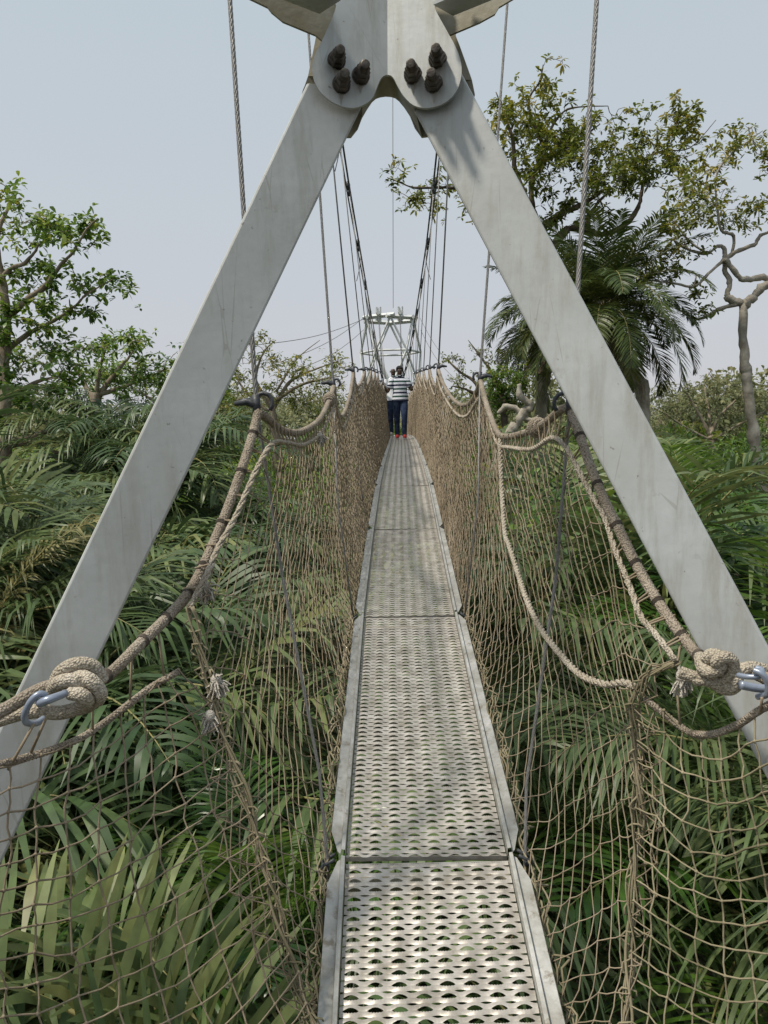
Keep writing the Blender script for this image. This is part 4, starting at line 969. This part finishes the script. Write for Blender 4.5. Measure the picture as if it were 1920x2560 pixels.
grow_tree('broadleaf_tree', 'dense dark green bush tree beside the second right hanger', 'tree', 22,
    [(1265, 1150, .12), (1262, 1050, .10), (1258, 1000, .08)],
    [[(1258, 1000, .06), (1240, 960, .04), (1235, 930, .02)], [(1258, 1000, .06), (1280, 960, .04)]],
    [(1240, 940, 36, 26), (1270, 970, 45, 32), (1235, 990, 36, 26), (1275, 1010, 40, 26), (1300, 940, 30, 30)],
    'leaf_green', 'bark_dark', .15, density=4.5, depth=1.0, seed=13, bare=0)
grow_tree('broadleaf_tree', 'bare gnarled pale tree with twisted stubs behind the right rope', 'tree', 19,
    [(1200, 1330, .12), (1225, 1200, .12), (1265, 1095, .13), (1290, 1060, .13)],
    [[(1290, 1060, .12), (1312, 1030, .12), (1325, 1012, .10), (1300, 990, .09), (1298, 960, .06)], [(1312, 1035, .09), (1268, 1015, .08), (1245, 1035, .05)], [(1300, 1045, .07), (1330, 1050, .05), (1345, 1040, .03)]],
    [(1260, 1080, 40, 22), (1330, 1085, 30, 20)],
    'leaf_tree', 'bark_pale', .16, density=1.0, depth=.8, seed=14)
grow_tree('broadleaf_tree', 'pale fine-branched tree behind the bare trunk at the right edge', 'tree', 34,
    [(1790, 1200, .2), (1780, 1120, .18), (1775, 1090, .15)],
    [[(1775, 1090, .10), (1750, 1040, .07), (1720, 990, .04), (1700, 960, .015)], [(1775, 1090, .10), (1800, 1040, .07), (1840, 1000, .05), (1870, 970, .02)], [(1778, 1080, .08), (1770, 1020, .06), (1760, 960, .02)], [(1780, 1100, .08), (1850, 1060, .06), (1910, 1030, .03)], [(1775, 1100, .08), (1700, 1060, .05), (1660, 1030, .02)]],
    [(1700, 970, 55, 26), (1760, 960, 60, 25), (1830, 965, 60, 28), (1890, 990, 50, 30), (1680, 1020, 60, 30), (1760, 1020, 70, 30), (1850, 1040, 70, 35), (1700, 1080, 70, 30), (1790, 1090, 70, 30), (1900, 1090, 50, 40)],
    'leaf_far', 'bark', .24, density=.8, depth=2.5, seed=15, bare=.2)

# palm fronds ---------------------------------------------------------
def frond(b, sb, base, az, el, L, leaf, wid, n, droop=1.0, twist=0, tint=.45, hang=.5, plane=.35, seed=0):
    """one pinnate leaf: arching midrib with two rows of drooping leaflets"""
    h = np.array([math.cos(az), math.sin(az), 0.]); m = 14
    pts = []; p = np.array(base, float); a = el
    for i in range(m + 1):
        pts.append(p.copy()); f = i / m
        a = el - droop * (f ** 1.4) * 1.7
        p = p + (h * math.cos(a) + np.array([0, 0, math.sin(a)])) * L / m
    pts = np.array(pts)
    sb.tube([Vector(q) for q in pts], np.linspace(.018 * L / 2.6 * 1.0, .003, m + 1), 5, cap=False)
    t = np.linspace(.14, .99, n); P_ = np.stack([np.interp(t * m, range(m + 1), pts[:, k]) for k in range(3)], 1)
    tan = np.gradient(P_, axis=0); tan /= np.linalg.norm(tan, axis=1)[:, None] + 1e-9
    side0 = np.cross(h, [0, 0, 1.])
    for sgn in (-1, 1):
        ll = leaf * (np.sin(math.pi * np.clip(t * .88 + .12, 0, 1)) ** .55) * rng.uniform(.85, 1.1, n)
        nrm = np.cross(np.tile(side0, (n, 1)), tan); nrm /= np.linalg.norm(nrm, axis=1)[:, None]
        d = side0[None] * sgn * .95 + tan * (.35 + .6 * t[:, None]) + nrm * plane + rng.normal(0, .10, (n, 3))
        d /= np.linalg.norm(d, axis=1)[:, None]
        K = 5; q = P_.copy(); rows = []
        w0 = np.cross(d, nrm + rng.normal(0, .25, (n, 3))); w0 /= np.linalg.norm(w0, axis=1)[:, None] + 1e-9
        for k in range(K + 1):
            f = k / K; w = wid * (.35 + 1.5 * f) if f < .4 else wid * (1 - ((f - .4) / .6) ** 1.7 * .94)
            rows.append(q + w0 * w * .5); rows.append(q - w0 * w * .5)
            dd = d + np.array([0, 0, -1.]) * hang * (f ** 1.3) * rng.uniform(1.2, 2.6, (n, 1)); dd /= np.linalg.norm(dd, axis=1)[:, None]
            q = q + dd * (ll / K)[:, None]
        v = np.stack(rows, 1).reshape(-1, 3); i = np.arange(n)[:, None, None] * (2 * K + 2); k = np.arange(K)[None, :, None] * 2
        f_ = (i + k + np.array([0, 1, 3, 2])[None, None, :]).reshape(-1, 4)
        tt = np.repeat(np.clip(tint + rng.normal(0, .10, n), 0, 1), 2 * K + 2)
        b.add(v, f_, tint=tt)
def palm_mesh(nf, L, leaf, wid, n, el_rng, droop, hang, seed, tint=.45, plane=.35, tv=.15):
    global rng
    rng = np.random.default_rng(seed); b = MB(); sb = MB()
    for i in range(nf):
        az = i * 2.39996 + rng.uniform(-.3, .3); e = R(rng.uniform(*el_rng)); l = L * rng.uniform(.75, 1.15)
        frond(b, sb, (.05 * math.cos(az), .05 * math.sin(az), rng.uniform(-.1, .2)), az, e, l, leaf * rng.uniform(.85, 1.1), wid, n, droop * rng.uniform(.7, 1.25), tint=float(np.clip(tint + rng.normal(0, tv), 0, 1)), hang=hang * rng.uniform(.7, 1.3), plane=plane)
    return b, sb
# tall oil palms on the right
def oil_palm(px_, py_, Z, trunk_px, label, dead_side, seed, L=3.0):
    hub = P(px_, py_, Z); root = thing('oil_palm', label, 'palm', (hub.x, hub.y, 0), 'oil palms behind the right steel leg')
    global rng; rng = np.random.default_rng(seed)
    b = MB(); sb = MB()
    for i in range(46):
        az = i * 2.39996; e = R(82 - 105 * (i / 46) + rng.uniform(-8, 8))
        frond(b, sb, tuple(hub), az, e, L * rng.uniform(.8, 1.1), .72, .038, 70, (.5 if i < 14 else 1.1), tint=.25 + .007 * i + rng.uniform(-.1, .15), hang=.45, plane=.2)
    b.build('crown', 'palm', root, smooth=True); sb.build('frond_stalk', 'stalk', root)
    b = MB(); sb = MB()
    for i in range(9):
        az = R(dead_side + rng.uniform(-60, 60)); frond(b, sb, (hub.x, hub.y, hub.z - .3), az, R(rng.uniform(-55, -20)), L * .75, .45, .025, 46, .5, tint=rng.random(), hang=.9, plane=-.1)
    b.build('dead_frond', 'dead', root)
    tr = [P(x, y, Z) for x, y in trunk_px]; tr = [hub] + tr; g = tr[-1]; tr.append(Vector((g.x, g.y, -.1)))
    q = [Vector(a) for a in resample(cr(tr, 4), 120)]
    b = MB(); b.tube(q, [.17 + .018 * (i % 3 == 0) + .05 * max(0, 1 - i / 15) for i in range(len(q))], 12); b.build('trunk', 'bark_pale', root)
oil_palm(1395, 800, 23, [(1372, 880), (1362, 950), (1352, 1060)], 'oil palm with a pale trunk and hanging dead brown fronds, left of the two', 180, 21, 2.7)
oil_palm(1508, 785, 20, [(1545, 870), (1590, 960), (1608, 1040)], 'big dark oil palm with fronds arching right past the steel leg', 0, 22, 3.1)

# raffia palms around and below the walkway
variants = []
specs = [('raffia', 15, 3.1, 1.35, .058, 32, (45, 86), .95, .75, .5), ('raffia', 14, 2.8, 1.2, .050, 34, (35, 84), 1.05, 1.0, .3), ('raffia_green', 13, 2.5, .85, .038, 42, (45, 86), 1.0, .55, .45), ('raffia', 12, 2.3, .95, .060, 25, (25, 80), .9, .55, .7), ('raffia_dry', 11, 2.2, .75, .036, 38, (20, 70), 1.1, .8, .5), ('raffia_pale', 15, 2.7, 1.1, .030, 54, (40, 80), 1.05, .8, .6)]
for k, (mt, nf, L, lf, w, n, er, dr, hg, ti) in enumerate(specs):
    b, sb = palm_mesh(nf, L, lf, w, n, er, dr, hg, 100 + k, tint=ti)
    db = MB(); ds = MB()
    for q_ in range(1): frond(db, ds, (0, 0, -.1), rng.uniform(0, 6.28), R(rng.uniform(-10, 25)), L * .75, lf * .6, .03, 30, .9, tint=rng.random(), hang=1.1)
    variants.append((b.mesh('raffia_crown', mt), sb.mesh('raffia_stalks', 'stalk'), db.mesh('dead_fronds', 'dead')))
tmb = MB(); tmb.tube([(0, 0, .1), (.03, 0, -.5), (0, .02, -1.2)], [.06, .12, .15], 8); tmb.tube([(0, 0, -1.2), (0, 0, -7)], .15, 8); trunk_me = tmb.mesh('raffia_trunk', 'bark_dark')
looks = ['broad grey-green leaflets', 'long drooping green leaflets', 'fresh bright green leaflets', 'low spreading grey-green leaflets', 'yellowing leaflets', 'fine pale green leaflets']
spots_l = [(-1.9, 2.2, -4.5, 3, 1), (-.75, 3.0, -4.7, 0, .85), (-3.3, 3.2, -4.3, 0, 1), (-.80, 4.4, -3.3, 2, .58), (-2.3, 5.0, -4.5, 1, 1), (-3.7, 4.6, -3.5, 0, 1), (-3.0, 6.3, -2.9, 1, 1), (-3.5, 6.5, -1.9, 4, .75), (-1.9, 6.4, -3.9, 0, 1), (-4.2, 6.8, -2.6, 5, 1), (-5.2, 8.0, -2.2, 0, 1), (-2.3, 8.6, -3.5, 1, 1), (-3.9, 9.4, -2.7, 0, 1), (-2.2, 10.8, -3.5, 0, 1), (-6.5, 10.5, -1.9, 4, 1), (-3.0, 12, -2.5, 1, 1), (-5.0, 13, -2.0, 0, 1), (-4.8, 14.0, -.7, 1, .85), (-3.9, 13.6, -1.3, 1, 1.0), (-2.5, 14.5, -3.1, 0, 1)]
spots_r = [(2.5, 4.9, -3.8, 2, .95), (1.3, 3.7, -4.4, 1, .9), (1.7, 5.4, -3.9, 5, 1), (3.1, 4.9, -3.2, 5, 1), (2.6, 6.6, -3.4, 1, 1), (3.8, 6.6, -2.9, 2, 1), (1.9, 8.0, -3.9, 0, 1), (3.0, 8.6, -2.8, 0, 1), (4.6, 8.4, -3.4, 5, 1), (2.4, 10.4, -3.5, 1, 1), (4.2, 11, -2.5, 2, 1), (6.2, 10.8, -3.6, 4, .9), (2.9, 13, -2.7, 0, 1), (5.4, 13.6, -2.2, 1, 1), (8.6, 13.0, -4.0, 4, .8), (3.8, 16, -2.4, 1, 1), (5.6, 18, -2.6, 0, 1)]
random.seed(4)
for lst, sd in ((spots_l, 'left'), (spots_r, 'right')):
    lst = sorted(lst, key=lambda a: a[1])
    for i, (x, y, h, v, sc_) in enumerate(lst):
        root = thing('raffia_palm', 'raffia palm with %s %s of the walkway, %s in distance on that side' % (looks[v], sd, ords[i]) if False else '%s palm, %s, %s of the walkway' % (ords[i], looks[v], sd), 'palm', (x, y, CZ + h), 'raffia palms beside the walkway')
        for me, nm in ((variants[v][0], 'crown'), (variants[v][1], 'frond_stalk'), (variants[v][2], 'dead_frond'), (trunk_me, 'trunk')):
            o = bpy.data.objects.new(nm, me); COL.objects.link(o); o.parent = root
        root.rotation_euler = (0, 0, random.uniform(0, 6.28)); root.scale = (sc_,) * 3

# one palm right below the left net with blunt, upright blue-green blades
rng = np.random.default_rng(77); b = MB(); sb = MB(); hb = (-.45, 2.75, CZ - 3.15)
root = thing('raffia_palm', 'raffia palm with upright blunt blue-green blades in the lower left corner', 'palm', (hb[0], hb[1], CZ - 3.2), 'raffia palms beside the walkway')
for az, e, l in ((178, 62, 2.5), (200, 50, 2.3), (158, 58, 2.3), (215, 66, 2.0), (140, 60, 1.9), (188, 38, 2.1)):
    frond(b, sb, hb, R(az), R(e), l, .62, .050, 24, .95, tint=rng.uniform(.45, .75), hang=.3, plane=.95)
b.build('crown', 'raffia', root); sb.build('frond_stalk', 'stalk', root)
b = MB(); b.tube([(hb[0], hb[1], CZ - 3.0), (hb[0] - .05, hb[1], CZ - 4.5), (hb[0], hb[1], -.1)], [.07, .15, .17], 8); b.build('trunk', 'bark_dark', root)
# undergrowth that reads as one mass, on the forest floor
rng = np.random.default_rng(55)
b = MB(); sb = MB()
for i in range(85):
    y = 1.0 + 19 * rng.random() ** .8; x = rng.uniform(-1, 1) * (2.5 + y * .75)
    if (x > .9 and y < 4.2) or (-2.2 < x < -.6 and 2.6 < y < 5): continue
    h = rng.uniform(-6.8, -4.8) + .05 * y
    for k in range(3):
        frond(b, sb, (x, y, CZ + h), rng.uniform(0, 6.28), R(rng.uniform(25, 80)), rng.uniform(1.6, 2.4), .7, .038, 26, 1.0, tint=rng.uniform(.1, .6), hang=.7)
o = b.build('undergrowth', 'raffia'); tag(o, 'mass of low palm fronds filling the shade under the walkway', 'undergrowth', kind='stuff')
o2 = sb.build('undergrowth_stems', 'stalk', o)
def clump(b, c, r, n, L, w=.45, sh=.4):
    v = rng.normal(size=(n, 3)); v /= np.linalg.norm(v, axis=1)[:, None]; v *= (rng.random(n) ** .33)[:, None]
    p = np.array(c) + v * np.array(r); nz = np.sin(v[:, 0] * 6 + v[:, 2] * 5 + c[0]) * .14
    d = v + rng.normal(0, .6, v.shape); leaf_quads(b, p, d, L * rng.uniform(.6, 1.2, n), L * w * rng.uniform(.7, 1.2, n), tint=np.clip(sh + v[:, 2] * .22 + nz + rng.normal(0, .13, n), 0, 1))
b = MB()
for i in range(240):
    y = 9 + 34 * rng.random(); x = rng.uniform(-1, 1) * (3 + y * .62); h = rng.uniform(-4.0, -1.5) + .04 * (y - 9)
    if abs(x) < 1.6 and y < 14 or (y < 21 and .42 < x / y < .56): continue
    clump(b, (x, y, CZ + h), (1.2, 1.2, .9), 420, .16 + .003 * y, sh=rng.uniform(.2, .6))
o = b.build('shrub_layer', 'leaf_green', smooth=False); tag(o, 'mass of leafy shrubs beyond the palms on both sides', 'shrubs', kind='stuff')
b = MB()
for i in range(300):
    y = 40 + 110 * rng.random() ** 1.3; x = rng.uniform(-1, 1) * (6 + y * .62)
    top = rng.uniform(-.6, 2.6) + (.8 if x < 0 else 0) + .022 * (y - 40); rr = rng.uniform(2.0, 3.6)
    if -.40 < x / y < -.27: top -= 3.0
    n = 520
    for k in range(4):
        clump(b, (x + rng.normal(0, rr * .5), y + rng.normal(0, 1), CZ + top - rr * .6 + rng.normal(0, .8)), (rr * .7, rr * .7, rr * .45), n // 4 + 60, .42, sh=rng.uniform(.25, .65))
o = b.build('distant_woodland', 'leaf_far', smooth=False); tag(o, 'far-off woodland forming the horizon on both sides', 'woodland', kind='stuff')
# ground and lagoon
b = MB(); n = 60
gx = np.linspace(-1, 1, n + 1); gx = np.sign(gx) * np.abs(gx) ** 2.2 * 1500
V = np.array([(x, y, .25 * math.sin(x * .3) * math.cos(y * .27) if abs(x) < 80 and abs(y) < 80 else 0) for y in gx for x in gx])
b.add(V, [(i * (n + 1) + j, i * (n + 1) + j + 1, (i + 1) * (n + 1) + j + 1, (i + 1) * (n + 1) + j) for i in range(n) for j in range(n)])
o = b.build('ground', 'soil'); tag(o, 'dark leaf-littered forest floor', 'ground', kind='structure')
b = MB(); b.add([(-700, 165, .6), (-60, 165, .6), (-100, 1400, .6), (-1200, 1400, .6)], [(0, 1, 2, 3)]); o = b.build('water', 'water'); tag(o, 'pale lagoon behind the left trees', 'water', kind='structure')
b = MB(); b.prism([Vector((-46, 75, CZ + .0)), Vector((-20, 78, CZ + .9)), Vector((-20, 78, CZ + 1.15)), Vector((-46, 75, CZ + .25))], Vector((0, 3, .2)))
b.build('pale_roof', 'white', None, off=(-33, 76, CZ), smooth=False)
b = MB(); b.box((-33, 80, 4.4), (26, 6, 8.8)); ob = b.build('wall', 'white', bpy.data.objects['pale_roof'], smooth=False)
tag(bpy.data.objects['pale_roof'], 'long low pale building glimpsed through the left trees', 'building')
bpy.data.objects['pale_roof'].name = 'low_building'

# ------------------------------------------------------------------ light
w = bpy.data.worlds.new('World'); SC.world = w; w.use_nodes = True; nt = w.node_tree; nt.nodes.clear(); L = nt.links.new
SE, SA = R(62), R(-113)                                         # sun high on the left
sky = N(nt, 'ShaderNodeTexSky', sky_type='NISHITA'); sky.sun_disc = False; sky.sun_elevation = SE; sky.sun_rotation = SA; sky.dust_density = 4; sky.air_density = 1.0; sky.ozone_density = 1.2
bg = N(nt, 'ShaderNodeBackground', Strength=.09); L(sky.outputs[0], bg.inputs[0])
tc = N(nt, 'ShaderNodeTexCoord'); sp = N(nt, 'ShaderNodeSeparateXYZ'); L(tc.outputs['Generated'], sp.inputs[0])
rp_ = ramp(nt, [(.0, (.70, .705, .735)), (.12, (.67, .69, .735)), (.45, (.61, .69, .735)), (1, (.62, .70, .75))]); L(sp.outputs['Z'], rp_.inputs[0])
bg2 = N(nt, 'ShaderNodeBackground', Strength=1.0); L(rp_.outputs[0], bg2.inputs[0])
mx = N(nt, 'ShaderNodeMixShader', Fac=.8); L(bg.outputs[0], mx.inputs[1]); L(bg2.outputs[0], mx.inputs[2])
wo = N(nt, 'ShaderNodeOutputWorld'); L(mx.outputs[0], wo.inputs[0])
sl = bpy.data.lights.new('sun', 'SUN'); sl.energy = 3.8; sl.angle = R(5); sl.color = (1, .92, .80)
so = bpy.data.objects.new('sun', sl); COL.objects.link(so)
sd_ = Vector((math.sin(SA) * math.cos(SE), math.cos(SA) * math.cos(SE), math.sin(SE))).normalized()
so.rotation_euler = sd_.to_track_quat('Z', 'Y').to_euler()
SC.view_settings.view_transform = 'Standard'; SC.view_settings.look = 'None'; SC.view_settings.exposure = 0
